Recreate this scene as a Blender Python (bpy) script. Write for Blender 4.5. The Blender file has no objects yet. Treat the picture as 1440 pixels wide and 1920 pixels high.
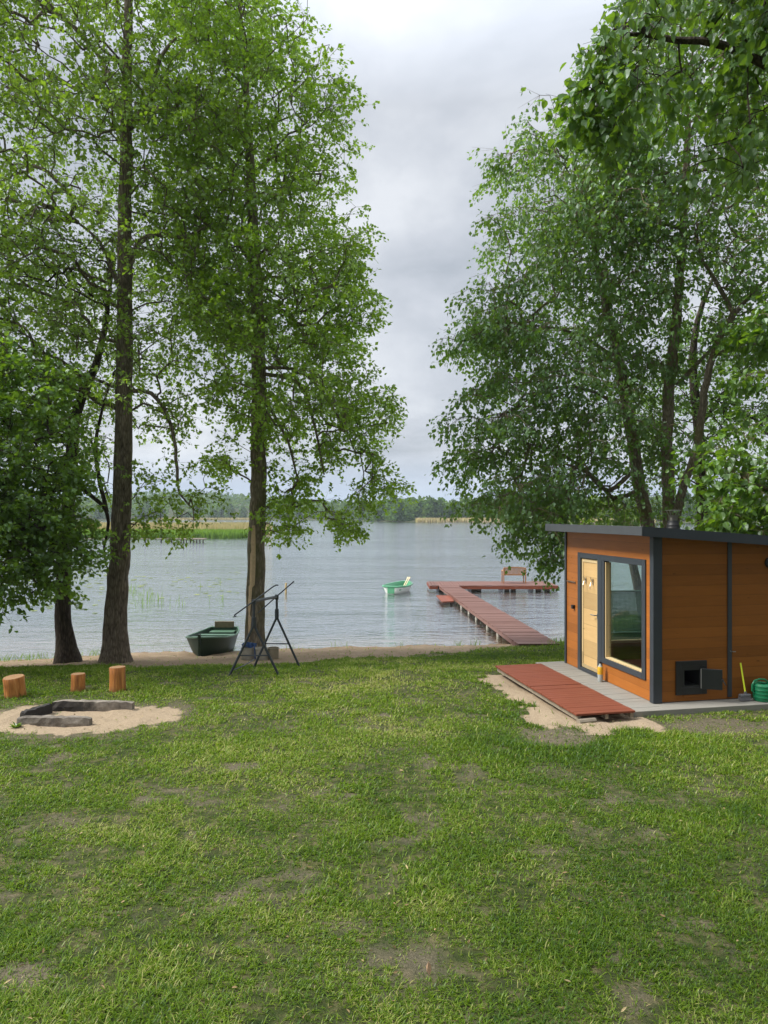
import bpy, math, random
import numpy as np
R = math.radians
random.seed(7)
rng = np.random.default_rng(11)
S = bpy.context.scene
COL = S.collection
# ------------------------------------------------------------------ camera, light, exposure
EYE = 2.57; F = 1330.0; HZ = 966.0
cam = bpy.data.cameras.new('camera'); cam_o = bpy.data.objects.new('camera', cam); COL.objects.link(cam_o)
cam.sensor_fit = 'VERTICAL'; cam.sensor_height = 36; cam.lens = F/1920*36
cam.shift_y = 6/1920
cam.clip_start = 0.05; cam.clip_end = 5000
cam_o.location = (0, 0, EYE); cam_o.rotation_euler = (R(90), 0, 0)
S.camera = cam_o
S.render.resolution_x = 768; S.render.resolution_y = 1024
S.view_settings.view_transform = 'Standard'; S.view_settings.look = 'None'
S.view_settings.exposure = 0.5; S.view_settings.gamma = 1
SUN_EL = 47; SUN_AZ = -94          # azimuth from +Y towards +X
W = bpy.data.worlds.new('World'); S.world = W; W.use_nodes = True
def build_world():
    nt = W.node_tree; nt.nodes.clear(); N = nt.nodes.new; L = nt.links.new
    out = N('ShaderNodeOutputWorld'); bg = N('ShaderNodeBackground'); bg.inputs['Strength'].default_value = 0.1
    sky = N('ShaderNodeTexSky'); sky.sky_type = 'NISHITA'; sky.sun_disc = False
    sky.sun_elevation = R(SUN_EL); sky.sun_rotation = R(SUN_AZ); sky.dust_density = 2.0
    tc = N('ShaderNodeTexCoord'); sep = N('ShaderNodeSeparateXYZ'); L(tc.outputs['Generated'], sep.inputs[0])
    za = N('ShaderNodeMath'); za.operation = 'MAXIMUM'; L(sep.outputs['Z'], za.inputs[0]); za.inputs[1].default_value = 0.0
    zb = N('ShaderNodeMath'); zb.operation = 'ADD'; L(za.outputs[0], zb.inputs[0]); zb.inputs[1].default_value = 0.22
    dx = N('ShaderNodeMath'); dx.operation = 'DIVIDE'; L(sep.outputs['X'], dx.inputs[0]); L(zb.outputs[0], dx.inputs[1])
    dy = N('ShaderNodeMath'); dy.operation = 'DIVIDE'; L(sep.outputs['Y'], dy.inputs[0]); L(zb.outputs[0], dy.inputs[1])
    cb = N('ShaderNodeCombineXYZ'); L(dx.outputs[0], cb.inputs[0]); L(dy.outputs[0], cb.inputs[1])
    n1 = N('ShaderNodeTexNoise'); n1.inputs['Scale'].default_value = 1.55; n1.inputs['Detail'].default_value = 6
    n1.inputs['Roughness'].default_value = 0.58; n1.inputs['Distortion'].default_value = 0.35
    mp = N('ShaderNodeMapping'); mp.inputs['Location'].default_value = (3.1, 0.75, 0); mp.inputs['Scale'].default_value = (1.0, 0.7, 1)
    L(cb.outputs[0], mp.inputs[0]); L(mp.outputs[0], n1.inputs['Vector'])
    cr = N('ShaderNodeValToRGB'); e = cr.color_ramp.elements
    e[0].position = 0.34; e[0].color = (0.47, 0.51, 0.57, 1)
    e[1].position = 0.64; e[1].color = (0.80, 0.83, 0.875, 1)
    m_ = cr.color_ramp.elements.new(0.5); m_.color = (0.62, 0.655, 0.715, 1)
    L(n1.outputs['Fac'], cr.inputs[0])
    # thin bluish band low over the lake
    hz = N('ShaderNodeMapRange'); L(sep.outputs['Z'], hz.inputs['Value'])
    hz.inputs['From Min'].default_value = 0.02; hz.inputs['From Max'].default_value = 0.09
    hz.inputs['To Min'].default_value = 1; hz.inputs['To Max'].default_value = 0
    mh = N('ShaderNodeMixRGB'); L(hz.outputs[0], mh.inputs[0]); L(cr.outputs[0], mh.inputs[1]); mh.inputs[2].default_value = (0.47, 0.60, 0.80, 1)
    hm = N('ShaderNodeMath'); hm.operation = 'MULTIPLY'; L(hz.outputs[0], hm.inputs[0]); hm.inputs[1].default_value = 0.75
    L(hm.outputs[0], mh.inputs[0])
    # sky dimmed behind and right to stand in for an unbuilt house and trees
    az = N('ShaderNodeVectorMath'); az.operation = 'DOT_PRODUCT'; L(tc.outputs['Generated'], az.inputs[0]); az.inputs[1].default_value = (-0.55, 0.8, 0.25)
    am = N('ShaderNodeMapRange'); L(az.outputs['Value'], am.inputs['Value'])
    am.inputs['From Min'].default_value = -0.7; am.inputs['From Max'].default_value = 0.5
    am.inputs['To Min'].default_value = 3.3; am.inputs['To Max'].default_value = 7.6
    # an overcast sky is brightest overhead
    ze = N('ShaderNodeMapRange'); L(sep.outputs['Z'], ze.inputs['Value']); ze.inputs['From Min'].default_value = 0.5; ze.inputs['From Max'].default_value = 0.95
    ze.inputs['To Min'].default_value = 1.0; ze.inputs['To Max'].default_value = 4.4
    zm = N('ShaderNodeMath'); zm.operation = 'MULTIPLY'; L(am.outputs[0], zm.inputs[0]); L(ze.outputs[0], zm.inputs[1])
    sc = N('ShaderNodeVectorMath'); sc.operation = 'SCALE'; L(mh.outputs[0], sc.inputs[0]); L(zm.outputs[0], sc.inputs['Scale'])
    mx = N('ShaderNodeMixRGB'); mx.inputs[0].default_value = 0.93; L(sky.outputs[0], mx.inputs[1]); L(sc.outputs[0], mx.inputs[2])
    L(mx.outputs[0], bg.inputs[0]); L(bg.outputs[0], out.inputs[0])
build_world()
sun = bpy.data.lights.new('sun', 'SUN'); sun.energy = 3.8; sun.angle = R(18); sun.color = (1, 0.97, 0.91)
sun_o = bpy.data.objects.new('sun', sun); COL.objects.link(sun_o)
sun_o.rotation_euler = (R(90-SUN_EL), 0, R(180-SUN_AZ))
sun_o.location = (0, 0, 30)
S.cycles.transparent_max_bounces = 8

# ------------------------------------------------------------------ helpers
def P(x, y, Y):   # photo pixel + distance -> point of the place
    return np.array([(x-720)/F*Y, Y, EYE-(y-HZ)/F*Y])
def tag(o, label=None, cat=None, group=None, kind=None):
    if label: o['label'] = label
    if cat: o['category'] = cat
    if group: o['group'] = group
    if kind: o['kind'] = kind
    return o
def empty(name, loc=(0, 0, 0), rz=0):
    o = bpy.data.objects.new(name, None); COL.objects.link(o); o.location = loc; o.rotation_euler = (0, 0, rz)
    o.empty_display_size = 0.1
    return o
def mesh_np(name, V, faces_list, mat=None, parent=None, attrs=None, smooth=False):
    """faces_list: list of int arrays (n,k)"""
    me = bpy.data.meshes.new(name)
    V = np.asarray(V, np.float32); me.vertices.add(len(V)); me.vertices.foreach_set('co', V.ravel())
    fl = [np.asarray(f, np.int32) for f in faces_list if len(f)]
    tot = sum(len(f) for f in fl); loops = np.concatenate([f.ravel() for f in fl])
    cnt = np.concatenate([np.full(len(f), f.shape[1], np.int32) for f in fl])
    st = np.concatenate([[0], np.cumsum(cnt)[:-1]]).astype(np.int32)
    me.loops.add(len(loops)); me.loops.foreach_set('vertex_index', loops)
    me.polygons.add(tot); me.polygons.foreach_set('loop_start', st)
    me.polygons.foreach_set('use_smooth', np.full(tot, smooth, bool))
    me.update(calc_edges=True)
    if attrs:
        for k, a in attrs.items():
            at = me.attributes.new(k, 'FLOAT', 'POINT'); at.data.foreach_set('value', np.asarray(a, np.float32))
    o = bpy.data.objects.new(name, me); COL.objects.link(o)
    if mat: me.materials.append(mat)
    if parent: o.parent = parent
    return o
class MB:
    def __init__(s): s.v = []; s.f = []
    def add(s, vs, fs):
        b = len(s.v); s.v += [tuple(float(c) for c in v) for v in vs]; s.f += [tuple(b+i for i in f) for f in fs]
    def box(s, x0, x1, y0, y1, z0, z1, b=0.0, rot=None):
        if b <= 0:
            vs = [(x, y, z) for z in (z0, z1) for y in (y0, y1) for x in (x0, x1)]
            fs = [(0, 2, 3, 1), (4, 5, 7, 6), (0, 1, 5, 4), (2, 6, 7, 3), (0, 4, 6, 2), (1, 3, 7, 5)]
        else:  # chamfered box: 24 verts
            c = [(x0, x1), (y0, y1), (z0, z1)]; vs = []; idx = {}
            for ix in (0, 1):
                for iy in (0, 1):
                    for iz in (0, 1):
                        for ax in range(3):
                            p = [c[0][ix], c[1][iy], c[2][iz]]
                            for k, i in enumerate((ix, iy, iz)):
                                if k != ax: p[k] += b if i == 0 else -b
                            idx[(ix, iy, iz, ax)] = len(vs); vs.append(tuple(p))
            fs = []
            for i in (0, 1):
                q = [(i, 0, 0), (i, 1, 0), (i, 1, 1), (i, 0, 1)]; f = [idx[a+(0,)] for a in q]; fs.append(tuple(f if i else f[::-1]))
                q = [(0, i, 0), (0, i, 1), (1, i, 1), (1, i, 0)]; f = [idx[a+(1,)] for a in q]; fs.append(tuple(f if i else f[::-1]))
                q = [(0, 0, i), (1, 0, i), (1, 1, i), (0, 1, i)]; f = [idx[a+(2,)] for a in q]; fs.append(tuple(f if i else f[::-1]))
            for i in (0, 1):
                for j in (0, 1):
                    fs.append((idx[(i, j, 0, 0)], idx[(i, j, 0, 1)], idx[(i, j, 1, 1)], idx[(i, j, 1, 0)]))
                    fs.append((idx[(i, 0, j, 0)], idx[(i, 0, j, 2)], idx[(i, 1, j, 2)], idx[(i, 1, j, 0)]))
                    fs.append((idx[(0, i, j, 1)], idx[(0, i, j, 2)], idx[(1, i, j, 2)], idx[(1, i, j, 1)]))
            for ix in (0, 1):
                for iy in (0, 1):
                    for iz in (0, 1): fs.append(tuple(idx[(ix, iy, iz, a)] for a in range(3)))
        if rot is not None:
            c0, ang = rot; ca, sa = math.cos(ang), math.sin(ang)
            vs = [(c0[0]+(x-c0[0])*ca-(y-c0[1])*sa, c0[1]+(x-c0[0])*sa+(y-c0[1])*ca, z) for x, y, z in vs]
        s.add(vs, fs)
    def prism(s, poly, axis, a0, a1):
        """poly 2D outline, extruded along axis (0,1,2)"""
        def p3(p, a):
            l = [p[0], p[1]]; l.insert(axis, a); return tuple(l)
        n = len(poly); vs = [p3(p, a0) for p in poly]+[p3(p, a1) for p in poly]
        fs = [tuple(range(n)), tuple(range(2*n-1, n-1, -1))]+[(i, (i+1) % n, n+(i+1) % n, n+i) for i in range(n)]
        s.add(vs, fs)
    def tube(s, pts, rad, n=8, cap=True, lump=0):
        pts = [np.array(p, float) for p in pts]; m = len(pts)
        if not hasattr(rad, '__len__'): rad = [rad]*m
        vs = []; up = None
        for i in range(m):
            d = pts[min(i+1, m-1)]-pts[max(i-1, 0)]; d = d/(np.linalg.norm(d)+1e-9)
            if up is None:
                a = np.array([1., 0, 0]) if abs(d[0]) < 0.8 else np.array([0, 1., 0]); up = np.cross(d, a)
            up = up-d*np.dot(up, d); up /= np.linalg.norm(up)+1e-9; w = np.cross(d, up)
            for k in range(n):
                t = 2*math.pi*k/n; r = rad[i]*(1+(lump*math.sin(3*t+i*.35)+lump*.6*math.sin(5*t-i*.5) if lump else 0))
                vs.append(pts[i]+(up*math.cos(t)+w*math.sin(t))*r)
        fs = [(i*n+k, i*n+(k+1) % n, (i+1)*n+(k+1) % n, (i+1)*n+k) for i in range(m-1) for k in range(n)]
        if cap: fs += [tuple(range(n-1, -1, -1)), tuple((m-1)*n+k for k in range(n))]
        s.add(vs, fs)
    def lathe(s, prof, c=(0, 0, 0), n=20, cap=(True, True)):
        vs = []; m = len(prof)
        for r, z in prof:
            for k in range(n):
                t = 2*math.pi*k/n; vs.append((c[0]+r*math.cos(t), c[1]+r*math.sin(t), c[2]+z))
        fs = [(i*n+k, i*n+(k+1) % n, (i+1)*n+(k+1) % n, (i+1)*n+k) for i in range(m-1) for k in range(n)]
        if cap[0]: fs.append(tuple(range(n-1, -1, -1)))
        if cap[1]: fs.append(tuple((m-1)*n+k for k in range(n)))
        s.add(vs, fs)
    def build(s, name, mat=None, parent=None, smooth=False, label=None):
        me = bpy.data.meshes.new(name); me.from_pydata(s.v, [], s.f); me.update()
        if smooth:
            me.polygons.foreach_set('use_smooth', [True]*len(me.polygons))
            try: me.set_sharp_from_angle(angle=R(40))
            except Exception: pass
        o = bpy.data.objects.new(name, me); COL.objects.link(o)
        if mat: me.materials.append(mat)
        if parent: o.parent = parent
        if label: o['label'] = label
        return o
def copy_tree(o, parent=None):
    c = o.copy(); COL.objects.link(c); c.parent = parent
    for ch in list(o.children): copy_tree(ch, c)
    return c
# value noise
def _hash(ix, iy, s):
    h = (ix.astype(np.int64)*374761393+iy.astype(np.int64)*668265263+s*1442695041) & 0xffffffff
    h = ((h ^ (h >> 13))*1274126177) & 0xffffffff
    return ((h ^ (h >> 16)) & 0xffff)/65535.0
def vnoise(x, y, s=0):
    ix = np.floor(x); iy = np.floor(y); fx = x-ix; fy = y-iy; fx = fx*fx*(3-2*fx); fy = fy*fy*(3-2*fy)
    a = _hash(ix, iy, s); b = _hash(ix+1, iy, s); c = _hash(ix, iy+1, s); d = _hash(ix+1, iy+1, s)
    return (a*(1-fx)+b*fx)*(1-fy)+(c*(1-fx)+d*fx)*fy
def fbm(x, y, s=0, o=4):
    r = 0; a = 0.5; t = 0
    for i in range(o):
        r = r+a*vnoise(x*2**i, y*2**i, s+i*17); t += a; a *= .55
    return r/t
def sstep(a, b, x):
    t = np.clip((x-a)/(b-a), 0, 1); return t*t*(3-2*t)

# ------------------------------------------------------------------ materials
class NB:
    def __init__(s, name):
        s.m = bpy.data.materials.new(name); s.m.use_nodes = True; s.t = s.m.node_tree; s.t.nodes.clear()
        s.out = s.t.nodes.new('ShaderNodeOutputMaterial')
    def n(s, typ, ins=None, **kw):
        nd = s.t.nodes.new('ShaderNode'+typ)
        for k, v in kw.items(): setattr(nd, k, v)
        if ins:
            for k, v in ins.items():
                if isinstance(v, bpy.types.NodeSocket): s.t.links.new(v, nd.inputs[k])
                else: nd.inputs[k].default_value = v
        return nd
    def link(s, a, b): s.t.links.new(a, b)
    def coord(s, kind='Object', scale=(1, 1, 1)):
        tc = s.n('TexCoord'); mp = s.n('Mapping', {'Vector': tc.outputs[kind]}); mp.inputs['Scale'].default_value = scale
        return mp.outputs[0]
    def noise(s, vec, scale, detail=4, rough=0.55, dist=0):
        return s.n('TexNoise', {'Vector': vec, 'Scale': scale, 'Detail': detail, 'Roughness': rough, 'Distortion': dist}).outputs['Fac']
    def ramp(s, fac, stops):
        r = s.n('ValToRGB', {0: fac}); e = r.color_ramp.elements
        e[0].position, e[0].color = stops[0][0], (*stops[0][1], 1); e[1].position, e[1].color = stops[-1][0], (*stops[-1][1], 1)
        for p, c in stops[1:-1]: k = e.new(p); k.color = (*c, 1)
        return r.outputs[0]
    def mix(s, f, a, b, mode='MIX'):
        nd = s.n('MixRGB', blend_type=mode)
        for i, v in enumerate((f, a, b)):
            if isinstance(v, bpy.types.NodeSocket): s.link(v, nd.inputs[i])
            else: nd.inputs[i].default_value = v if i == 0 else (*v, 1)
        return nd.outputs[0]
    def math(s, op, a, b=0.0, clamp=False):
        nd = s.n('Math', operation=op, use_clamp=clamp)
        for i, v in enumerate((a, b)):
            if isinstance(v, bpy.types.NodeSocket): s.link(v, nd.inputs[i])
            else: nd.inputs[i].default_value = v
        return nd.outputs[0]
    def pbr(s, col, rough=0.6, bump=None, bs=0.3, bd=0.02, metal=0, spec=0.5, **kw):
        b = s.n('BsdfPrincipled')
        for k, v in (('Base Color', col), ('Roughness', rough)):
            if isinstance(v, bpy.types.NodeSocket): s.link(v, b.inputs[k])
            else: b.inputs[k].default_value = (*v, 1) if k == 'Base Color' else v
        b.inputs['Metallic'].default_value = metal; b.inputs['Specular IOR Level'].default_value = spec
        for k, v in kw.items(): b.inputs[k.replace('_', ' ')].default_value = v
        if bump is not None:
            bn = s.n('Bump', {'Height': bump, 'Strength': bs, 'Distance': bd}); s.link(bn.outputs[0], b.inputs['Normal'])
        s.link(b.outputs[0], s.out.inputs['Surface']); return s.m
def m_wood_stain(name, c1, c2, axis='Z', board=0.145, rough=0.55, along='Y', grain=1.0, groove=0.35):
    b = NB(name); sc = {'X': (2, 30, 30), 'Y': (30, 2, 30), 'Z': (30, 30, 2)}[along]
    v = b.coord('Object', tuple(k*grain for k in sc)); g = b.noise(v, 1.2, 5, 0.6, 0.4)
    v2 = b.coord('Object'); blot = b.noise(v2, 2.2, 4, 0.6)
    sx = b.n('SeparateXYZ', {0: v2}); q = b.math('DIVIDE', sx.outputs[axis], board)
    fr = b.math('FRACT', q); fl = b.math('FLOOR', q)
    wn = b.n('TexWhiteNoise', {'W': fl}, noise_dimensions='1D').outputs['Value']
    e1 = b.math('LESS_THAN', fr, 0.035)
    col = b.mix(g, c1, c2); col = b.mix(b.math('MULTIPLY', blot, 0.45), col, tuple(k*0.6 for k in c1))
    tone = b.math('ADD', b.math('MULTIPLY', wn, 0.3), 0.85)
    cb = b.n('CombineXYZ', {0: tone, 1: tone, 2: tone}); col = b.mix(1.0, col, cb.outputs[0], 'MULTIPLY')
    kn = b.n('TexVoronoi', {'Vector': b.coord('Object', (2.2, 2.2, 7)), 'Scale': 1.3}).outputs['Distance']
    k = b.n('MapRange', {'Value': kn, 'From Min': 0.03, 'From Max': 0.11, 'To Min': 0.75, 'To Max': 0}).outputs[0]
    col = b.mix(k, col, tuple(x*0.4 for x in c1))
    col = b.mix(b.math('MULTIPLY', e1, groove), col, (0.02, 0.01, 0.006))
    h = b.math('SUBTRACT', b.math('MULTIPLY', g, 0.15), e1)
    return b.pbr(col, rough, h, 0.5, 0.004, spec=0.2)
def m_plain(name, col, rough=0.5, var=0.25, sc=8, metal=0, bs=0.1, spec=0.5, bd=0.01):
    b = NB(name); n = b.noise(b.coord(), sc, 5, 0.6); n2 = b.noise(b.coord(), sc*9, 3, 0.6)
    c = b.mix(n, tuple(x*(1-var) for x in col), tuple(min(1, x*(1+var)) for x in col))
    return b.pbr(c, rough, n2, bs, bd, metal, spec)
def m_bark(name, dark, light, moss=None, sc=1.0):
    b = NB(name); v = b.coord('Object', (14*sc, 14*sc, 2.6*sc)); n = b.noise(v, 1.2, 7, 0.68, 0.9)
    v2 = b.coord('Object', (1, 1, 1)); n2 = b.noise(v2, 2.5, 4)
    vo = b.n('TexVoronoi', {'Vector': b.coord('Object', (22*sc, 22*sc, 5*sc)), 'Scale': 1.0}, feature='DISTANCE_TO_EDGE').outputs['Distance']
    cr = b.math('MINIMUM', b.math('MULTIPLY', vo, 3.2), 1.0)
    h = b.math('ADD', b.math('MULTIPLY', n, 1.25), b.math('MULTIPLY', cr, 0.3))
    c = b.ramp(h, [(0.45, dark), (0.75, tuple((p+q)/2 for p, q in zip(dark, light))), (1.15, light)])
    c = b.mix(b.math('MULTIPLY', n2, 0.5), c, tuple(x*.7 for x in dark))
    if moss:
        mk = b.n('MapRange', {'Value': n2, 'From Min': 0.45, 'From Max': 0.62}).outputs[0]
        c = b.mix(b.math('MULTIPLY', mk, 0.6), c, moss)
    return b.pbr(c, 0.9, h, 0.9, 0.03, spec=0.2)
def m_leaf(name, dark, light, trans=0.35, rough=0.45, gloss=0.06, yellow=None):
    b = NB(name); t = b.n('Attribute', attribute_name='tint').outputs['Fac']
    st = [(0.0, dark), (0.75, light)]
    if yellow: st.append((1.0, yellow))
    else: st.append((1.0, tuple(x*1.15 for x in light)))
    c = b.ramp(t, st)
    d = b.n('BsdfDiffuse', {'Color': c}); tc = b.mix(0.5, c, (0.30, 0.42, 0.03))
    tr = b.n('BsdfTranslucent', {'Color': b.mix(1.0, tc, (1.15, 1.25, 0.8), 'MULTIPLY')}); m1 = b.n('MixShader', {0: trans, 1: d.outputs[0], 2: tr.outputs[0]})
    g = b.n('BsdfGlossy', {'Color': (0.9, 0.95, 1, 1), 'Roughness': rough}); m2 = b.n('MixShader', {0: gloss, 1: m1.outputs[0], 2: g.outputs[0]})
    b.link(m2.outputs[0], b.out.inputs['Surface']); return b.m
def m_glass(name, tint=(0.9, 0.95, 0.93)):
    b = NB(name); fc = b.n('LayerWeight', {'Blend': 0.5}).outputs['Facing']; fr = b.math('ADD', b.math('MULTIPLY', b.math('POWER', fc, 5.0), .8), .03)
    t = b.n('BsdfTransparent', {'Color': (*tint, 1)}); g = b.n('BsdfGlossy', {'Roughness': 0.01})
    m = b.n('MixShader', {0: fr, 1: t.outputs[0], 2: g.outputs[0]}); b.link(m.outputs[0], b.out.inputs['Surface']); return b.m

M = {}
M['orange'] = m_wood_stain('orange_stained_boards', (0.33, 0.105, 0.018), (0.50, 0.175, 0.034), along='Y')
M['orange_shaded'] = m_wood_stain('orange_stained_boards_shaded', (0.22, 0.075, 0.012), (0.36, 0.130, 0.025), along='X')  # darker copy of the front wall stain: side shade put into the colour
M['pale'] = m_wood_stain('pale_pine', (0.56, 0.35, 0.14), (0.72, 0.50, 0.24), along='Y', board=0.26, groove=0.25)
M['pale_side'] = m_wood_stain('pale_pine_long', (0.60, 0.44, 0.22), (0.72, 0.56, 0.32), along='Z', board=9)
M['anthracite'] = m_plain('anthracite_paint', (0.035, 0.042, 0.052), 0.45, 0.2, 5)
M['black'] = m_plain('black_iron', (0.012, 0.012, 0.013), 0.5, 0.3, 6)
M['steel'] = m_plain('steel', (0.45, 0.43, 0.38), 0.3, 0.15, 10, metal=1)
M['galv'] = m_plain('weathered_steel', (0.28, 0.28, 0.27), 0.5, 0.2, 10, metal=0.6)
M['red'] = m_wood_stain('red_brown_stained_boards', (0.17, 0.045, 0.024), (0.31, 0.098, 0.055), axis='X', board=50, along='X', groove=0)
M['pier'] = m_wood_stain('weathered_red_boards', (0.12, 0.055, 0.042), (0.26, 0.14, 0.11), axis='X', board=50, along='X', groove=0, grain=.6)
M['rawwood'] = m_plain('grey_raw_wood', (0.24, 0.20, 0.15), 0.8, 0.4, 14, bs=0.4)
M['darkpost'] = m_plain('wet_dark_timber', (0.06, 0.05, 0.04), 0.7, 0.4, 12, bs=0.4)
M['palepost'] = m_plain('pale_post', (0.42, 0.38, 0.32), 0.7, 0.35, 12, bs=0.3)
M['glass'] = m_glass('window_glass')
M['frame_paint'] = m_plain('dark_tube_paint', (0.045, 0.052, 0.062), 0.4, 0.25, 14, metal=0.3)
M['bench'] = m_plain('bench_teak', (0.40, 0.19, 0.08), 0.6, 0.25, 20)
M['boat_dark'] = m_plain('dark_green_boat_paint', (0.013, 0.036, 0.020), 0.5, 0.35, 9, bs=0.25)
M['boat_rim'] = m_plain('worn_green_rim', (0.065, 0.14, 0.085), 0.5, 0.3, 14)
M['boat_green'] = m_plain('green_gelcoat', (0.09, 0.30, 0.16), 0.3, 0.12, 6)
M['boat_white'] = m_plain('white_gelcoat', (0.62, 0.63, 0.58), 0.35, 0.12, 6)
M['oar'] = m_plain('pale_oar', (0.72, 0.60, 0.38), 0.5, 0.1, 10)
M['can'] = m_plain('green_can_plastic', (0.008, 0.20, 0.085), 0.38, 0.1, 8)
M['yellow'] = m_plain('neon_yellow_handle', (0.62, 0.72, 0.03), 0.35, 0.05, 8)
M['bristle'] = m_plain('grey_bristles', (0.22, 0.21, 0.22), 0.9, 0.4, 40, bs=0.6)
M['fence'] = m_plain('green_mesh_screen', (0.09, 0.20, 0.145), 0.6, 0.35, 40)
M['concrete'] = m_plain('cast_pot_concrete', (0.36, 0.33, 0.27), 0.9, 0.3, 10, bs=0.3)
M['blue'] = m_plain('blue_rope_fibre', (0.03, 0.08, 0.22), 0.7, 0.3, 30, bs=0.3)
M['floorwood'] = m_wood_stain('interior_floor', (0.20, 0.11, 0.045), (0.30, 0.18, 0.08), axis='X', along='Y', board=0.12)
def m_stump():
    b = NB('debarked_log'); v = b.coord('Object', (18, 18, 2.2)); n = b.noise(v, 1.3, 5, 0.6, 0.6)
    c = b.ramp(n, [(0.3, (0.22, 0.07, 0.015)), (0.55, (0.46, 0.17, 0.035)), (0.75, (0.60, 0.30, 0.10))])
    lo = b.n('SeparateXYZ', {0: b.coord('Object')}).outputs['Z']
    k = b.n('MapRange', {'Value': b.math('ADD', lo, b.math('MULTIPLY', b.noise(b.coord(), 9), 0.16)), 'From Min': 0.08, 'From Max': 0.17, 'To Min': 0.75, 'To Max': 0}).outputs[0]
    c = b.mix(k, c, (0.10, 0.055, 0.03))
    return b.pbr(c, 0.6, n, 0.6, 0.01)
M['stump'] = m_stump()
def m_cut():
    b = NB('log_cut_face'); v = b.coord('Object'); w = b.n('TexWave', {'Vector': v, 'Scale': 14.0, 'Distortion': 3.0, 'Detail': 2}, wave_type='RINGS', rings_direction='Z').outputs['Fac']
    n = b.noise(v, 12); c = b.mix(w, (0.30, 0.15, 0.06), (0.46, 0.27, 0.12)); c = b.mix(b.math('MULTIPLY', n, .5), c, (0.17, 0.11, 0.07)); return b.pbr(c, 0.8, n, 0.3)
M['cut'] = m_cut()
def m_kerb():
    b = NB('charred_kerb'); v = b.coord('Object'); n = b.noise(v, 6, 6, 0.65); n2 = b.noise(v, 30, 4, 0.7)
    c = b.ramp(n, [(0.32, (0.09, 0.075, 0.06)), (0.55, (0.23, 0.20, 0.165)), (0.75, (0.38, 0.34, 0.29))])
    return b.pbr(b.mix(b.math('MULTIPLY', n2, 0.4), c, (0.08, 0.07, 0.06)), 0.95, b.math('ADD', n, n2), 0.6, 0.02)
M['kerb'] = m_kerb(); M['soot'] = m_plain('soot', (0.018, 0.016, 0.015), 0.95, 0.6, 8, bs=0.5)
def m_pave():
    b = NB('grey_decking'); v = b.coord('Object'); n = b.noise(b.coord('Object', (3, 25, 25)), 1.2, 5); n3 = b.noise(v, 3.0, 5)
    c = b.mix(n, (0.20, 0.19, 0.17), (0.34, 0.32, 0.28)); c = b.mix(b.math('MULTIPLY', n3, 0.5), c, (0.17, 0.155, 0.125)); return b.pbr(c, 0.85, n, 0.3, 0.006)
M['pave'] = m_pave()
M['bark1'] = m_bark('brown_grey_bark', (0.070, 0.054, 0.040), (0.34, 0.275, 0.205))
M['bark_moss'] = m_bark('mossy_bark', (0.095, 0.078, 0.056), (0.38, 0.31, 0.22), moss=(0.12, 0.125, 0.045))
M['bark_dark'] = m_bark('dark_bark', (0.030, 0.024, 0.019), (0.14, 0.11, 0.085))
M['bark_right'] = m_bark('smooth_reddish_bark', (0.12, 0.092, 0.07), (0.42, 0.34, 0.26), moss=(0.16, 0.13, 0.04), sc=1.4)
M['scar'] = m_plain('bare_heartwood', (0.60, 0.44, 0.27), 0.8, 0.3, 18, bs=0.4)
M['leafA'] = m_leaf('oak_leaf_light', (0.105, 0.185, 0.010), (0.270, 0.440, 0.018), 0.50, yellow=(0.36, 0.52, 0.04))
M['leafA2'] = m_leaf('oak_leaf_grey', (0.100, 0.165, 0.018), (0.235, 0.370, 0.024), 0.50, yellow=(0.30, 0.43, 0.04))
M['leafB'] = m_leaf('elm_leaf_deep', (0.050, 0.115, 0.022), (0.125, 0.260, 0.046), 0.46, gloss=0.06, yellow=(0.22, 0.39, 0.05))
M['leafC'] = m_leaf('maple_leaf', (0.050, 0.115, 0.010), (0.140, 0.280, 0.018), 0.48, yellow=(0.26, 0.44, 0.03))
M['leafN'] = m_leaf('large_near_leaf', (0.040, 0.100, 0.014), (0.100, 0.220, 0.024), 0.45, gloss=0.06)
M['leafF'] = m_leaf('distant_foliage', (0.040, 0.085, 0.026), (0.110, 0.185, 0.050), 0.25, yellow=(0.17, 0.24, 0.06), gloss=0.0)
M['leafS'] = m_leaf('shrub_leaf', (0.090, 0.160, 0.018), (0.200, 0.310, 0.028), 0.48)
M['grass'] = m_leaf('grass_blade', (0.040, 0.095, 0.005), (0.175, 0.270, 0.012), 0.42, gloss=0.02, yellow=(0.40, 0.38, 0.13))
M['reed_tan'] = m_leaf('dry_reed', (0.36, 0.28, 0.15), (0.52, 0.42, 0.25), 0.25, gloss=0.0)
M['reed_green'] = m_leaf('green_reed', (0.10, 0.20, 0.035), (0.20, 0.32, 0.06), 0.35, gloss=0.0)

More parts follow.
